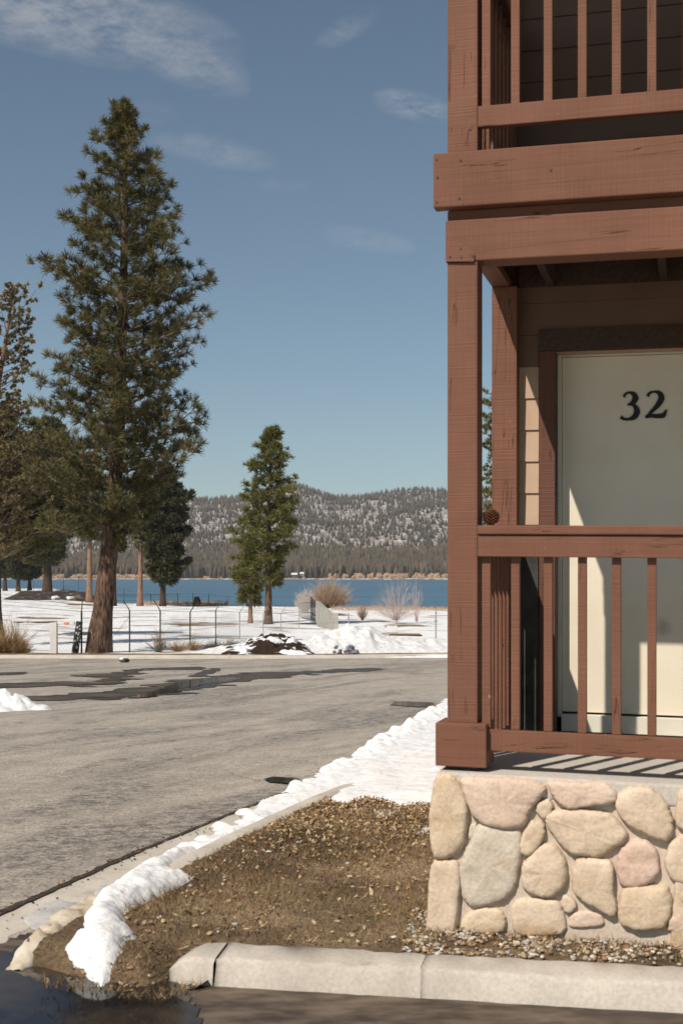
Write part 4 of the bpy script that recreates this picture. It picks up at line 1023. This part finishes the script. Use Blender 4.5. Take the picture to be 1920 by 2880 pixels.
# grass blades
X, Y = scatter(32000, view, lambda X, Y: np.clip(fbm(X*2.2, Y*2.2, 3)*1.8-.45, .1, 1)*(sdist(P1, X, Y) < .02))
n = len(X); Z = soil_h(X, Y); h = .018+.03*RN2.random(n); a = RN2.uniform(0, 6.28, n); w_ = .0022; lx = RN2.normal(0, .022, n); ly = RN2.normal(0, .022, n)
V = np.stack([np.stack([X-np.cos(a)*w_, Y-np.sin(a)*w_, Z-.004], -1), np.stack([X+np.cos(a)*w_, Y+np.sin(a)*w_, Z-.004], -1), np.stack([X+lx, Y+ly, Z+h], -1)], 1)
me = arr_mesh('dead_grass', V.reshape(-1, 3), np.arange(n*3).reshape(-1, 3))
gm = simple('dead_grass', [(.35, (.13, .085, .045)), (.6, (.27, .19, .10)), (.75, (.12, .13, .04))], 2.5, .9, 3, 0, coord='World')
tag(link('dead_grass', me, gm), 'short dead grass matted over the soil', 'grass', kind='stuff')
# gravel
def pebbles(X, Y, Z, S, name, mats, label):
    n = len(X); t = (1+5**.5)/2
    ico = np.array([(-1, t, 0), (1, t, 0), (-1, -t, 0), (1, -t, 0), (0, -1, t), (0, 1, t), (0, -1, -t), (0, 1, -t), (t, 0, -1), (t, 0, 1), (-t, 0, -1), (-t, 0, 1)])/1.9
    f = np.array([(0, 11, 5), (0, 5, 1), (0, 1, 7), (0, 7, 10), (0, 10, 11), (1, 5, 9), (5, 11, 4), (11, 10, 2), (10, 7, 6), (7, 1, 8), (3, 9, 4), (3, 4, 2), (3, 2, 6), (3, 6, 8), (3, 8, 9), (4, 9, 5), (2, 4, 11), (6, 2, 10), (8, 6, 7), (9, 8, 1)])
    a = RN2.uniform(0, 6.28, n); V = ico[None]*(1+.25*RN2.normal(0, 1, (n, 12, 1)))*S[:, None, None]
    V[:, :, 0] *= (.8+.7*RN2.random(n))[:, None]; V[:, :, 2] *= .6
    c, s = np.cos(a)[:, None], np.sin(a)[:, None]; x = V[:, :, 0]*c-V[:, :, 1]*s; y = V[:, :, 0]*s+V[:, :, 1]*c
    V = np.stack([x+X[:, None], y+Y[:, None], V[:, :, 2]+Z[:, None]], -1)
    me = arr_mesh(name, V.reshape(-1, 3), (f[None]+(np.arange(n)*12)[:, None, None]).reshape(-1, 3)); o = link(name, me, mats, None, True)
    me.polygons.foreach_set('material_index', np.repeat(RN2.integers(0, len(mats), n), 20).astype(np.int32)); tag(o, label, 'gravel', kind='stuff')
gmats = [simple('pebble_'+c, [(.3, a), (.7, b)], 8, .85, 3, 0, coord='World') for c, a, b in (('cream', (.36, .28, .19), (.50, .41, .30)), ('tan', (.3, .2, .11), (.45, .32, .19)), ('grey', (.3, .28, .25), (.45, .42, .38)), ('white', (.5, .45, .37), (.66, .6, .52)), ('rust', (.22, .13, .07), (.34, .2, .11)))]
grav = [G(1130, 2680)[:2], G(1960, 2722)[:2], G(1960, 2560)[:2], G(1160, 2560)[:2]]
X, Y = scatter(2000, grav, lambda X, Y: np.clip(1.15-(X-.3)*.55, .25, 1)*np.clip(fbm(X*6, Y*6, 3)*2.4-.6, .1, 1)); pebbles(X, Y, T(X, Y)+.004+RN2.random(len(X))*.008, .004+.010*RN2.random(len(X))**1.6, 'gravel', gmats, 'pale gravel between the stone wall and the foreground kerb')
X, Y = scatter(700, view); pebbles(X, Y, soil_h(X, Y)+.006, .005+.010*RN2.random(len(X))**2, 'loose_pebbles', gmats, 'loose pebbles scattered over the soil')
X, Y = scatter(2600, view, lambda X, Y: (sdist(P1, X, Y) < 0)*1.0)
quads(X, Y, soil_h(X, Y)+.014+RN2.random(len(X))*.01, .014+.016*RN2.random(len(X)), .3, 'fallen_needles', [leafm[3], leafm[0], DARKM], 'brown pine needles and twigs matted on the soil', 'needles', asp=.07)
X = RN2.uniform(-1.6, 1.0, 500); s_ = RN2.uniform(-.8, 9, 500); t_ = np.abs(RN2.normal(0, .09, 500)); XY = np.array([rp(s, t-.06) for s, t in zip(s_, t_)])
pebbles(XY[:, 0], XY[:, 1], T(XY[:, 0], XY[:, 1])-.088, .003+.005*RN2.random(500), 'joint_grit', [JOINT, gmats[4]], 'dark grit along the asphalt joint')

# ------------------------------------------------------------------ the lodge porch
BX = (.0825*5.885, 5.885)
lodge = empty('lodge', (BX[0], BX[1], 0), -TH)
tag(lodge, 'brown two storey lodge with railed porch, cream door and fieldstone base', 'lodge')
def shearz(x): return -.0125*x
def LB(mb, name, mat, parent=None, smooth=False):
    mb.v = [(x, y, z+shearz(x)) for x, y, z in mb.v]
    return mb.build(name, mat, parent or lodge, smooth)
def A_of(u, b):      # local a of a pixel column on plane b
    k = (u-960)/F; x0 = BX[0]+b*math.sin(TH); y0 = BX[1]+b*math.cos(TH)
    return (k*y0-x0)/(math.cos(TH)+k*math.sin(TH))
def AZ(u, v, b):
    a = A_of(u, b); y = BX[1]+b*math.cos(TH)-a*math.sin(TH); z = CAMZ+(H0-v)/F*y; return a, z-shearz(a)
WR = 4.6   # right end of the porch
DB = 1.54  # depth of the door face
SB = 1.42  # siding face
SLZ = .715
def bx(x0, x1, y0, y1, z0, z1, bev=.004): return MB().box(x0, x1, y0, y1, z0, z1, bev)
# slab and base wall
LB(bx(-.03, WR, -.092, 1.62, .62, SLZ, .012), 'porch_slab', SLABM)
base = LB(bx(-.028, WR, -.088, 1.60, -.45, .619, .004), 'stone_base', MORTAR)
def stone_color(n, a, b, c):
    m, t, bb = material('fieldstone_'+n, .85, .2)
    n1 = noise(t, 5, 7, .62); n2 = noise(t, 60, 4, .6); n3 = noise(t, 3.2, 3, .6, stretch=(1, 1, 2.2))
    col = ramp(t, n1, [(.3, a), (.55, b), (.72, c)])
    col = mixc(t, ramp(t, n3, [(.56, 0.0), (.68, .55)]), col, (.42, .27, .14))
    col = mixc(t, .35, col, ramp(t, n2, [(.3, (.3, .3, .3)), (.7, (.68, .68, .68))]), 'OVERLAY')
    t.links.new(col, bb.inputs['Base Color']); bump(t, bb, M(t, 'ADD', n1, M(t, 'MULTIPLY', n2, .35)), .45, .02); return m
ST = {'tan': stone_color('tan', (.50, .38, .26), (.60, .48, .35), (.66, .55, .42)), 'pink': stone_color('pink', (.53, .39, .30), (.61, .48, .38), (.66, .55, .45)),
      'cream': stone_color('cream', (.52, .41, .30), (.61, .49, .37), (.66, .56, .44)), 'grey': stone_color('grey', (.46, .39, .32), (.55, .48, .39), (.62, .53, .43)),
      'rose': stone_color('rose', (.53, .36, .28), (.60, .45, .36), (.65, .54, .44))}
stones = [
 ('tan', .055, [(160,200),(240,205),(290,270),(335,400),(330,470),(310,600),(240,660),(150,675),(128,600),(118,430),(140,290)]),
 ('pink', .06, [(300,225),(480,212),(700,235),(775,275),(740,340),(690,400),(650,490),(580,508),(430,485),(370,430),(330,330)]),
 ('grey', .02, [(345,490),(382,480),(385,520),(355,582),(335,560)]),
 ('cream', .05, [(150,700),(270,705),(292,790),(285,900),(262,1090),(264,1140),(96,1140),(100,1090),(112,900),(125,740)]),
 ('grey', .045, [(400,490),(520,505),(620,520),(640,620),(615,760),(590,860),(540,915),(450,940),(360,950),(310,900),(290,780),(310,680),(350,600)]),
 ('cream', .035, [(730,360),(800,340),(825,380),(810,430),(770,460),(725,410)]),
 ('pink', .06, [(800,250),(850,232),(1000,235),(1120,250),(1180,310),(1170,360),(1060,375),(930,400),(870,370),(820,320)]),
 ('tan', .045, [(700,465),(765,480),(780,540),(750,600),(690,665),(640,650),(635,610),(650,540)]),
 ('cream', .06, [(830,415),(950,400),(1080,415),(1160,440),(1240,545),(1210,590),(1140,635),(1080,670),(940,655),(880,610),(800,500),(790,440)]),
 ('cream', .06, [(1210,310),(1290,275),(1380,280),(1450,340),(1495,430),(1505,520),(1470,580),(1400,560),(1290,510),(1210,440),(1185,370)]),
 ('cream', .055, [(760,605),(830,610),(890,690),(900,780),(870,860),(820,895),(740,895),(670,860),(645,800),(650,720),(690,675)]),
 ('cream', .055, [(970,680),(1060,685),(1150,700),(1170,780),(1165,880),(1190,960),(1160,1015),(1110,985),(1020,940),(940,870),(935,760)]),
 ('rose', .05, [(1200,650),(1280,580),(1360,585),(1415,640),(1432,760),(1390,810),(1290,850),(1210,830),(1190,740)]),
 ('cream', .03, [(880,890),(930,905),(960,955),(920,995),(885,985),(870,930)]),
 ('tan', .055, [(1230,850),(1350,840),(1470,840),(1500,920),(1490,1010),(1455,1080),(1300,1090),(1215,1060),(1200,960)]),
 ('cream', .035, [(620,920),(740,915),(850,930),(880,1000),(890,1080),(860,1120),(610,1120),(590,980)]),
 ('tan', .035, [(320,1010),(430,965),(520,975),(550,1030),(540,1110),(290,1110)]),
 ('rose', .02, [(930,1000),(1020,985),(1100,1010),(1110,1070),(910,1080)]),
 ('cream', .05, [(1540,300),(1620,250),(1700,300),(1690,480),(1580,520),(1520,480)]),
 ('cream', .05, [(1490,600),(1560,545),(1680,560),(1700,760),(1600,830),(1500,800),(1460,700)]),
 ('tan', .05, [(1540,870),(1620,850),(1700,900),(1640,950),(1550,930)]),
 ('pink', .05, [(1490,1030),(1560,970),(1680,980),(1690,1100),(1480,1100)]),
]
def stone(poly, depth, mat, plane='front'):
    P = poly
    cx_ = sum(p[0] for p in P)/len(P); cy_ = sum(p[1] for p in P)/len(P); P = [(cx_+(x-cx_)*1.055, cy_+(y-cy_)*1.055) for x, y in P]
    for it_ in range(2):      # Chaikin: worn outline
        Q = []
        for i in range(len(P)):
            a = Vector(P[i]); b = Vector(P[(i+1) % len(P)]); Q += [a.lerp(b, .17), a.lerp(b, .5)+Vector((random.gauss(0, .0022), random.gauss(0, .0022))), a.lerp(b, .83)]
        P = Q
    n = len(P); c = sum(P, Vector((0, 0)))/n; rings = [(1.03, -.03), (1.03, .0), (1.01, .42), (.97, .70), (.91, .86), (.80, .95), (.55, 1.0), (.28, 1.0)]
    V = []; ph = random.random()*60
    for (s, h) in rings:
        for i, p in enumerate(P):
            ps = sum((P[(i+o_) % n] for o_ in range(-4, 5)), Vector((0, 0)))/9; mixf = min(1, max(0, (1.0-s)*3.2)); q_ = c+(p.lerp(ps, mixf)-c)*s; dz = (float(fbm(np.array(q_.x*16+ph), np.array(q_.y*16), 4))-.5)*.55+(float(fbm(np.array(q_.x*3+ph), np.array(q_.y*3), 2))-.5)*.5
            V.append((q_.x, q_.y, h*depth*(1+dz*.9 if h > .3 else 1)))
    V.append((c.x, c.y, depth*1.05)); m = len(rings)
    Fs = [(r*n+i, r*n+(i+1) % n, (r+1)*n+(i+1) % n, (r+1)*n+i) for r in range(m-1) for i in range(n)]+[((m-1)*n+i, (m-1)*n+(i+1) % n, m*n) for i in range(n)]
    mb = MB()
    if plane == 'front': mb.add([(x, -.086-d, z) for x, z, d in V], Fs)
    else: mb.add([(-.026-d, x, z) for x, z, d in V], [f[::-1] for f in Fs])
    me_o = mb.build('stone', mat, base, True)
    bm = bmesh.new(); bm.from_mesh(me_o.data); bmesh.ops.recalc_face_normals(bm, faces=bm.faces); bm.to_mesh(me_o.data); bm.free()
    return me_o
random.seed(4)
loc = []
for (cn_, dp, pl) in stones:
    P = []
    for (x, y) in pl:
        a, z = AZ(1150+x/2.0364, 2080+y/2.0364, -.105); P.append((a, min(z+shearz(a), .698)))
    # keep counter-clockwise
    ar = sum(P[i][0]*P[(i+1) % len(P)][1]-P[(i+1) % len(P)][0]*P[i][1] for i in range(len(P)))
    if ar < 0: P = P[::-1]
    loc.append((cn_, dp*.8, P)); stone(P, dp*.8, ST[cn_])
kinds = list(ST)
for off in (1.07, 2.06):
    for (cn_, dp, P) in loc[1:18]: stone([(a+off, z) for a, z in P], dp, ST[random.choice(kinds)])
for (cn_, dp, P) in loc[1:18]:
    if max(a for a, z in P) < 1.5 and min(a for a, z in P) > .0: stone([(a*1.0+.0, z) for a, z in P if True][::-1], dp*.8, ST[random.choice(kinds)], 'side')

# posts
def post(a0, b0, z0, z1, w_=.14, name='post'):
    return LB(bx(a0, a0+w_, b0, b0+w_, z0, z1, .006), name, WOOD[2])
post(0, 0, .93, 3.044); post(0, 1.32, SLZ-.002, 3.221); post(3.4, 0, .93, 3.044)
post(0, 0, 3.545, 6.3); post(0, 1.32, 3.545, 6.3); post(3.4, 0, 3.545, 6.3)
for a0 in (0, 3.4): LB(bx(a0-.047, a0+.187, -.045, .187, .735, .932, .006), 'post_base', WOOD[0]); LB(bx(a0+.0, a0+.14, .0, .14, .71, .736, .0), 'post_shim', DARKM)
# beams
sidc = simple('shade_dark_timber', [(.3, (.05, .032, .024)), (.7, (.085, .055, .04))], 3, .85, 5, .4, .01, (20, 2, 20))  # timber colour darkened to stand for the shade under the ceiling
LB(bx(-.008, WR, -.003, .137, 3.046, 3.236, .006), 'beam', WOOD[0])
LB(bx(.0, .10, .14, 1.6, 3.222, 3.266, .003), 'side_beam', WOOD[1])
LB(bx(-.058, WR, -.040, .03, 3.288, 3.538, .007), 'rim_beam', WOOD[0])
LB(bx(.0, .04, .032, 1.6, 3.268, 3.516, .006), 'rim_beam', WOOD[1])
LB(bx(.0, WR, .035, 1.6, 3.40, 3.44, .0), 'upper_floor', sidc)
LB(bx(-.004, WR, .03, .13, 3.237, 3.287, .0), 'packing_board', WOOD[0])
for i in range(8): 
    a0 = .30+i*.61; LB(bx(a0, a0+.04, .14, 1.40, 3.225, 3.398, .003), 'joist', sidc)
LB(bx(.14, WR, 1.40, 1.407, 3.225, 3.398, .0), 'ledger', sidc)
LB(bx(.142, .249, SB-.030, SB-.014, SLZ+.001, 1.80, .002), 'shade_panel', DARKM)  # added panel, dark in place of the post's shade on the siding
# gusset plate over the post and beam joint
mb = MB(); gpts = [AZ(1180+x/2.119, 600+y/2.119, -.006) for x, y in ((160, 288), (155, 250), (175, 232), (235, 160), (255, 158), (320, 232), (326, 245), (322, 288))][::-1]
mb.add([(a, -.0125, z) for a, z in gpts]+[(a, -.0035, z) for a, z in gpts], [list(range(8)), list(range(8, 16))[::-1]]+[[i, 8+i, 8+(i+1) % 8, (i+1) % 8] for i in range(8)])
gus = LB(mb, 'gusset_plate', WOOD[2])
for (x, y) in ((242, 210), (180, 262), (246, 262), (312, 255)):
    a, z = AZ(1180+x/2.119, 600+y/2.119, -.012); mb = MB(); mb.tube([(a, -.012, z), (a, -.0145, z)], .0055, 10); LB(mb, 'bolt', DARKM, gus)
# bolts in the rim beam end
for (x, y) in ((100, 952), (242, 957), (105, 1058), (100, 1205), (234, 1182), (780, 1015)):
    a, z = AZ(1180+x/2.119, y/2.119, -.040); mb = MB(); mb.tube([(a, -.03, z), (a, -.0425, z)], [.007, .0055], 8); LB(mb, 'nail_head', DARKM)
# ---- railings
def railing(z0, side=False, zt=1.838):
    """z0: underside of the bottom rail"""
    r = bpy.data.objects.new('side_railing' if side else 'railing', None); COL.objects.link(r); r.parent = lodge
    hb = z0+.095; top = z0+(zt-.812)
    if not side:
        LB(bx(.1415, 3.398, -.004, .036, z0, hb, .004), 'bottom_rail', WOOD[0], r)
        LB(bx(.1415, 3.398, -.006, .020, top-.142, top-.048, .004), 'sub_rail', WOOD[0], r)
        LB(bx(.1415, 3.398, -.016, .135, top-.040, top, .005), 'handrail', WOOD[0], r)
        LB(bx(.1415, 3.398, .0, .05, top-.0475, top-.0405, .0), 'rail_spacer', DARKM, r)
        us = [(1355.6, 1377), (1435, 1461), (1527, 1553), (1625, 1647), (1719, 1745), (1818, 1845), (1919, 1946)]
        As = [(A_of(a, .022)+A_of(b, .022))/2 for a, b in us]
        st = (As[-1]-As[0])/(len(As)-1)
        k = 1
        while As[-1]+st < 3.3: As.append(As[-1]+st)
        for a in As:
            j = random.uniform(-.002, .002); LB(bx(a-.0195, a+.0195, .021+j, .058+j, hb+.001 if True else 0, top-.05, .003), 'baluster', WOOD[2], r)
    else:
        LB(bx(.008, .05, .142, 1.318, z0, hb, .004), 'bottom_rail', WOOD[1], r)
        LB(bx(.03, .068, .142, 1.318, top-.142, top-.048, .004), 'sub_rail', WOOD[1], r)
        LB(bx(.0, .135, .142, 1.318, top-.040, top, .005), 'handrail', WOOD[1], r)
        b = .1435
        while b < 1.28:
            LB(bx(.069, .107, b, b+.038, z0-.03, top-.05, .003), 'baluster', WOOD[2], r); b += .137
    return r
random.seed(2)
railing(.81); railing(.81, True); railing(3.655, False, 1.838); railing(3.655, True)
# ---- walls
sid, stt, sbb = material('tan_siding', .75, .25)
sn = noise(stt, 3, 6, .6); stt.links.new(ramp(stt, sn, [(.3, (.43, .30, .21)), (.7, (.52, .375, .27))]), sbb.inputs['Base Color']); bump(stt, sbb, noise(stt, 1, 5, stretch=(3, 30, 30)), .15, .004)
mb = MB()
zj = [AZ(1500, 600+y/2.119, SB)[1] for y in (915, 1107, 1297, 1477, 1668)]
pitch = (zj[0]-zj[-1])/4
z = zj[-1]-pitch*8
mb2 = MB()
while z < 6.2:
    a0_, a1_ = (.14, WR)
    # lapped board: bottom edge proud of the one below
    segs = [(.1405, .2500), (1.35, WR)] if z < 2.86 and z+pitch > .7 else [(.1405, WR)]
    if z < 2.86 and z+pitch > 2.86: segs = [(.1405, .2500), (1.35, WR)]
    if z+pitch > SLZ:
        for (s0, s1) in segs:
            zz0 = max(z, SLZ+.001)
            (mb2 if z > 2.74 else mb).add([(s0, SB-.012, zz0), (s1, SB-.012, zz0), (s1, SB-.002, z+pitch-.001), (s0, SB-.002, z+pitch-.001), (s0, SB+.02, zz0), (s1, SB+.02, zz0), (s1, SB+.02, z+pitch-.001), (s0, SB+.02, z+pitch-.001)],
               [(0, 1, 2, 3), (4, 7, 6, 5), (0, 4, 5, 1), (3, 2, 6, 7), (0, 3, 7, 4), (1, 5, 6, 2)])
    z += pitch
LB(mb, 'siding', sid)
sidb = simple('shade_dark_siding', [(.3, (.15, .095, .068)), (.7, (.19, .12, .087))], 3, .75, 6, 0)  # siding colour darkened for the shade above the door and upstairs
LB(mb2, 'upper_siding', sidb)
LB(bx(.1395, .2515, SB+.021, 1.75, -.4, 6.3, 0), 'wall_core', sid); LB(bx(1.36, WR, SB+.021, 1.75, -.4, 6.3, 0), 'wall_core', sid); LB(bx(.2515, 1.36, SB+.021, 1.75, 2.86, 6.3, 0), 'wall_core', sid)
LB(bx(.0, .139, 1.462, 1.75, -.4, 6.3, 0), 'wall_corner', WOOD[2])
LB(bx(.0, .02, 1.75, 6.5, -.6, 6.3, 0), 'side_wall', sid)
LB(bx(WR-.02, WR, 1.75, 6.5, -.6, 6.3, 0), 'side_wall', sid)
# roof out of view, deep eaves sized to shade the upper porch
mb = MB(); mb.add([(-.04, -.95, 5.75), (WR+.6, -.95, 5.75), (WR+.6, 7.2, 5.75), (-.04, 7.2, 5.75), (-.04, -.95, 5.95), (WR+.6, -.95, 5.95), (WR+.6, 3.2, 7.6), (-.04, 3.2, 7.6), (WR+.6, 7.2, 5.95), (-.04, 7.2, 5.95)],
   [(3, 2, 1, 0), (0, 1, 5, 4), (4, 5, 6, 7), (7, 6, 8, 9), (2, 3, 9, 8), (0, 4, 7, 9, 3), (1, 2, 8, 6, 5)]); LB(mb, 'roof', simple('roof_shingle', [(.3, (.08, .06, .05)), (.7, (.16, .13, .11))], 8, .9, 4, .4))
mb = MB().box(-.75, -.045, -.95, 1.78, 5.74, 5.94, 0); LB(mb, 'shade_eave', sidc)  # unseen left overhang added to keep sun off the upper wall
# ---- door
DOORM, dt, db_ = material('cream_door', .5, .35)
dn = noise(dt, 2.5, 5, .6); dcol = ramp(dt, dn, [(.3, (.71, .63, .49)), (.7, (.79, .72, .585))])
dg = N(dt, 'ShaderNodeTexCoord'); dist_ = N(dt, 'ShaderNodeVectorMath', operation='DISTANCE')
sm_a, sm_z = AZ(1180+1450/2.119, 1400+765/2.119, DB-.005)
dmp = N(dt, 'ShaderNodeMapping'); dmp.inputs['Scale'].default_value = (1.0, 0, .75); dt.links.new(dg.outputs['Object'], dmp.inputs[0])
dt.links.new(dmp.outputs[0], dist_.inputs[0]); dist_.inputs[1].default_value = (sm_a, 0, (sm_z+shearz(sm_a))*.75)
smn = M(dt, 'ADD', dist_.outputs['Value'], M(dt, 'MULTIPLY', M(dt, 'SUBTRACT', noise(dt, 18, 4, .7), .5), .10))
dcol = mixc(dt, ramp(dt, smn, [(.005, .55), (.055, 0.0)]), dcol, (.30, .26, .20))
dt.links.new(dcol, db_.inputs['Base Color'])
aL, zT = AZ(1567, 1001, DB); zBt = AZ(1567, 2000, DB)[1]
door = LB(bx(aL+.026, aL+.94, DB, DB+.045, zBt, zT-.012, .003), 'door', DOORM)
FR = simple('door_frame_paint', [(.3, (.64, .60, .50)), (.7, (.73, .70, .60))], 3, .5, 3, 0)
LB(bx(aL, aL+.024, DB-.02, DB+.05, zBt-.03, zT, .002), 'door_jamb', FR); LB(bx(aL+.942, aL+.966, DB-.02, DB+.05, zBt-.03, zT, .002), 'door_jamb', FR)
LB(bx(aL+.0245, aL+.9415, DB-.02, DB+.05, zT-.010, zT, .002), 'door_head', FR)
LB(bx(aL+.0245, aL+.9415, DB-.04, DB+.05, SLZ+.018, zBt-.012, .003), 'threshold', FR)
a1 = A_of(1515, SB-.03); a2 = A_of(1560, SB-.03)
LB(bx(a1, a2, SB-.035, SB+.10, SLZ+.001, zT+.003, .004), 'door_trim', TRIM); LB(bx(aL+.97, aL+1.06, SB-.035, SB+.10, SLZ+.001, zT+.003, .004), 'door_trim', TRIM)
LB(bx(a1-.002, aL+1.062, SB-.037, SB+.10, zT+.005, zT+.125, .004), 'door_trim_head', sidc)  # head trim in the darkened timber, its shadow put into the colour
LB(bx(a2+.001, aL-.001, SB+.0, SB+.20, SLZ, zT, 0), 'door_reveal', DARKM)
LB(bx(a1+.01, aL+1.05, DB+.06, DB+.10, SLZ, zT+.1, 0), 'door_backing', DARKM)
hd = MB(); hd.tube([(aL+.88, DB-.004, 1.72), (aL+.88, DB-.05, 1.72)], [.02, .02], 12); hd.tube([(aL+.88, DB-.05, 1.72), (aL+.88, DB-.09, 1.72)], [.03, .028], 14); LB(hd, 'door_knob', GALV, door)
# house number, drawn as swelling strokes in the door's plane
BLK = simple('black_paint', [(.3, (.008, .008, .01)), (.7, (.014, .014, .016))], 5, .45, 2, 0)
def stroke(mb, pts, wd, b0, b1):
    C = []
    n = len(pts)
    for i in range(n-1):     # Catmull-Rom
        p0 = Vector(pts[max(i-1, 0)]); p1 = Vector(pts[i]); p2 = Vector(pts[i+1]); p3 = Vector(pts[min(i+2, n-1)])
        for k in range(8):
            t = k/8; C.append((.5*((2*p1)+(-p0+p2)*t+(2*p0-5*p1+4*p2-p3)*t*t+(-p0+3*p1-3*p2+p3)*t**3), wd[i]+(wd[i+1]-wd[i])*t))
    C.append((Vector(pts[-1]), wd[-1])); Lf = []; Rt = []
    for i, (c, w_) in enumerate(C):
        d = (C[min(i+1, len(C)-1)][0]-C[max(i-1, 0)][0]).normalized(); nrm = Vector((-d.y, d.x)); Lf.append(c+nrm*w_*.58); Rt.append(c-nrm*w_*.58)
    m = len(C); V = []
    for pl in (b0, b1):
        for q_ in Lf+Rt:
            a, z = AZ(1180+q_.x/2.119, 600+q_.y/2.119, DB); V.append((a, pl, z))
    Fs = []
    for i in range(m-1):
        Fs += [(i, i+1, m+i+1, m+i), (2*m+i, 3*m+i, 3*m+i+1, 2*m+i+1), (i, 2*m+i, 2*m+i+1, i+1), (m+i, m+i+1, 3*m+i+1, 3*m+i)]
    Fs += [(0, m, 3*m, 2*m), (m-1, 3*m-1, 4*m-1, 2*m-1)]; mb.add(V, Fs)
mb = MB()
stroke(mb, [(1216, 1096), (1222, 1080), (1245, 1068), (1272, 1078), (1283, 1102), (1268, 1128), (1238, 1143)], [14, 12, 10, 24, 32, 26, 8], DB-.007, DB-.0015)
stroke(mb, [(1236, 1143), (1262, 1140), (1285, 1158), (1292, 1186), (1276, 1214), (1245, 1227), (1215, 1226), (1196, 1214)], [6, 12, 26, 32, 28, 14, 14, 20], DB-.0075, DB-.0012)
LB(mb, 'door_number', BLK, door)
mb = MB()
stroke(mb, [(1356, 1092), (1368, 1072), (1395, 1064), (1425, 1072), (1438, 1100), (1420, 1138), (1385, 1176), (1350, 1210)], [16, 14, 10, 24, 32, 28, 18, 10], DB-.007, DB-.0015)
stroke(mb, [(1342, 1215), (1375, 1207), (1410, 1209), (1445, 1206), (1458, 1192), (1468, 1170)], [14, 20, 22, 26, 18, 6], DB-.0075, DB-.0012)
LB(mb, 'door_number', BLK, door)
# doormat
MATM = simple('doormat_rubber', [(.3, (.035, .032, .03)), (.7, (.16, .145, .125))], 1, .95, 3, .8, .01, (150, 8, 8))
dm = empty('doormat', (0, 0, 0)); dm.matrix_world = lodge.matrix_basis @ Matrix.Translation((aL+.50, 1.12, SLZ-.006)); dm.rotation_euler = (0, 0, -TH)
mb = MB().box(-.42, .42, -.27, .27, 0, .012, .004); mb.build('mat_base', MATM, dm)
mb = MB()
for i in range(26): mb.box(-.40, .40, -.262+i*.0205, -.250+i*.0205, .0125, .019)
mb.build('mat_ribs', MATM, dm); tag(dm, 'dark ribbed rubber doormat on the porch slab before the door', 'doormat')
# pine cone on the handrail
CONEM = simple('cone_scales', [(.3, (.09, .035, .018)), (.7, (.26, .11, .055))], 30, .8, 3, .3, .01)
pc = empty('pine_cone', (0, 0, 0)); lw = lodge.matrix_basis @ Vector((A_of(1381, .09), .085, 1.8385)); pc.location = lw
mb = MB(); random.seed(6)
mb.tube([(0, 0, 0), (0, 0, .03), (0, 0, .075)], [.012, .018, .004], 8); mb.build('core', CONEM, pc, True)
mb = MB()
for j in range(11):
    zz = .004+j*.0068; rr = .041*math.sin(math.pi*(.28+.67*j/10))**.8
    for k in range(9):
        a = k*2*math.pi/9+j*.37; d = Vector((math.cos(a), math.sin(a), .35)); s = Vector((-math.sin(a), math.cos(a), 0)); o = Vector((0, 0, zz))
        t = o+d*rr; w_ = .0085
        V = [o+d*.008-s*.003, o+d*.008+s*.003, t+s*w_*.9-d*.006, t+Vector((0, 0, .003)), t-s*w_*.9-d*.006]; lo = [v-Vector((0, 0, .0028)) for v in V]
        mb.add(V+lo, [(0, 1, 2, 3, 4), (9, 8, 7, 6, 5), (0, 5, 6, 1), (1, 6, 7, 2), (2, 7, 8, 3), (3, 8, 9, 4), (4, 9, 5, 0)])
mb.build('scales', CONEM, pc); tag(pc, 'brown open pine cone sitting on the porch handrail beside the corner post', 'pine cone')

# ------------------------------------------------------------------ air
hzb = MB().box(-3200, 3200, -60, 5200, -6.5, 420).build('haze', None)
hm_ = bpy.data.materials.new('haze'); hm_.use_nodes = True; hm_.node_tree.nodes.remove(hm_.node_tree.nodes['Principled BSDF'])
pv = hm_.node_tree.nodes.new('ShaderNodeVolumePrincipled'); pv.inputs['Color'].default_value = (.8, .86, .95, 1); pv.inputs['Density'].default_value = .00008; pv.inputs['Anisotropy'].default_value = .1
hm_.node_tree.links.new(pv.outputs[0], hm_.node_tree.nodes['Material Output'].inputs['Volume']); hzb.data.materials.append(hm_); hzb['kind'] = 'stuff'
sc.cycles.volume_bounces = 0
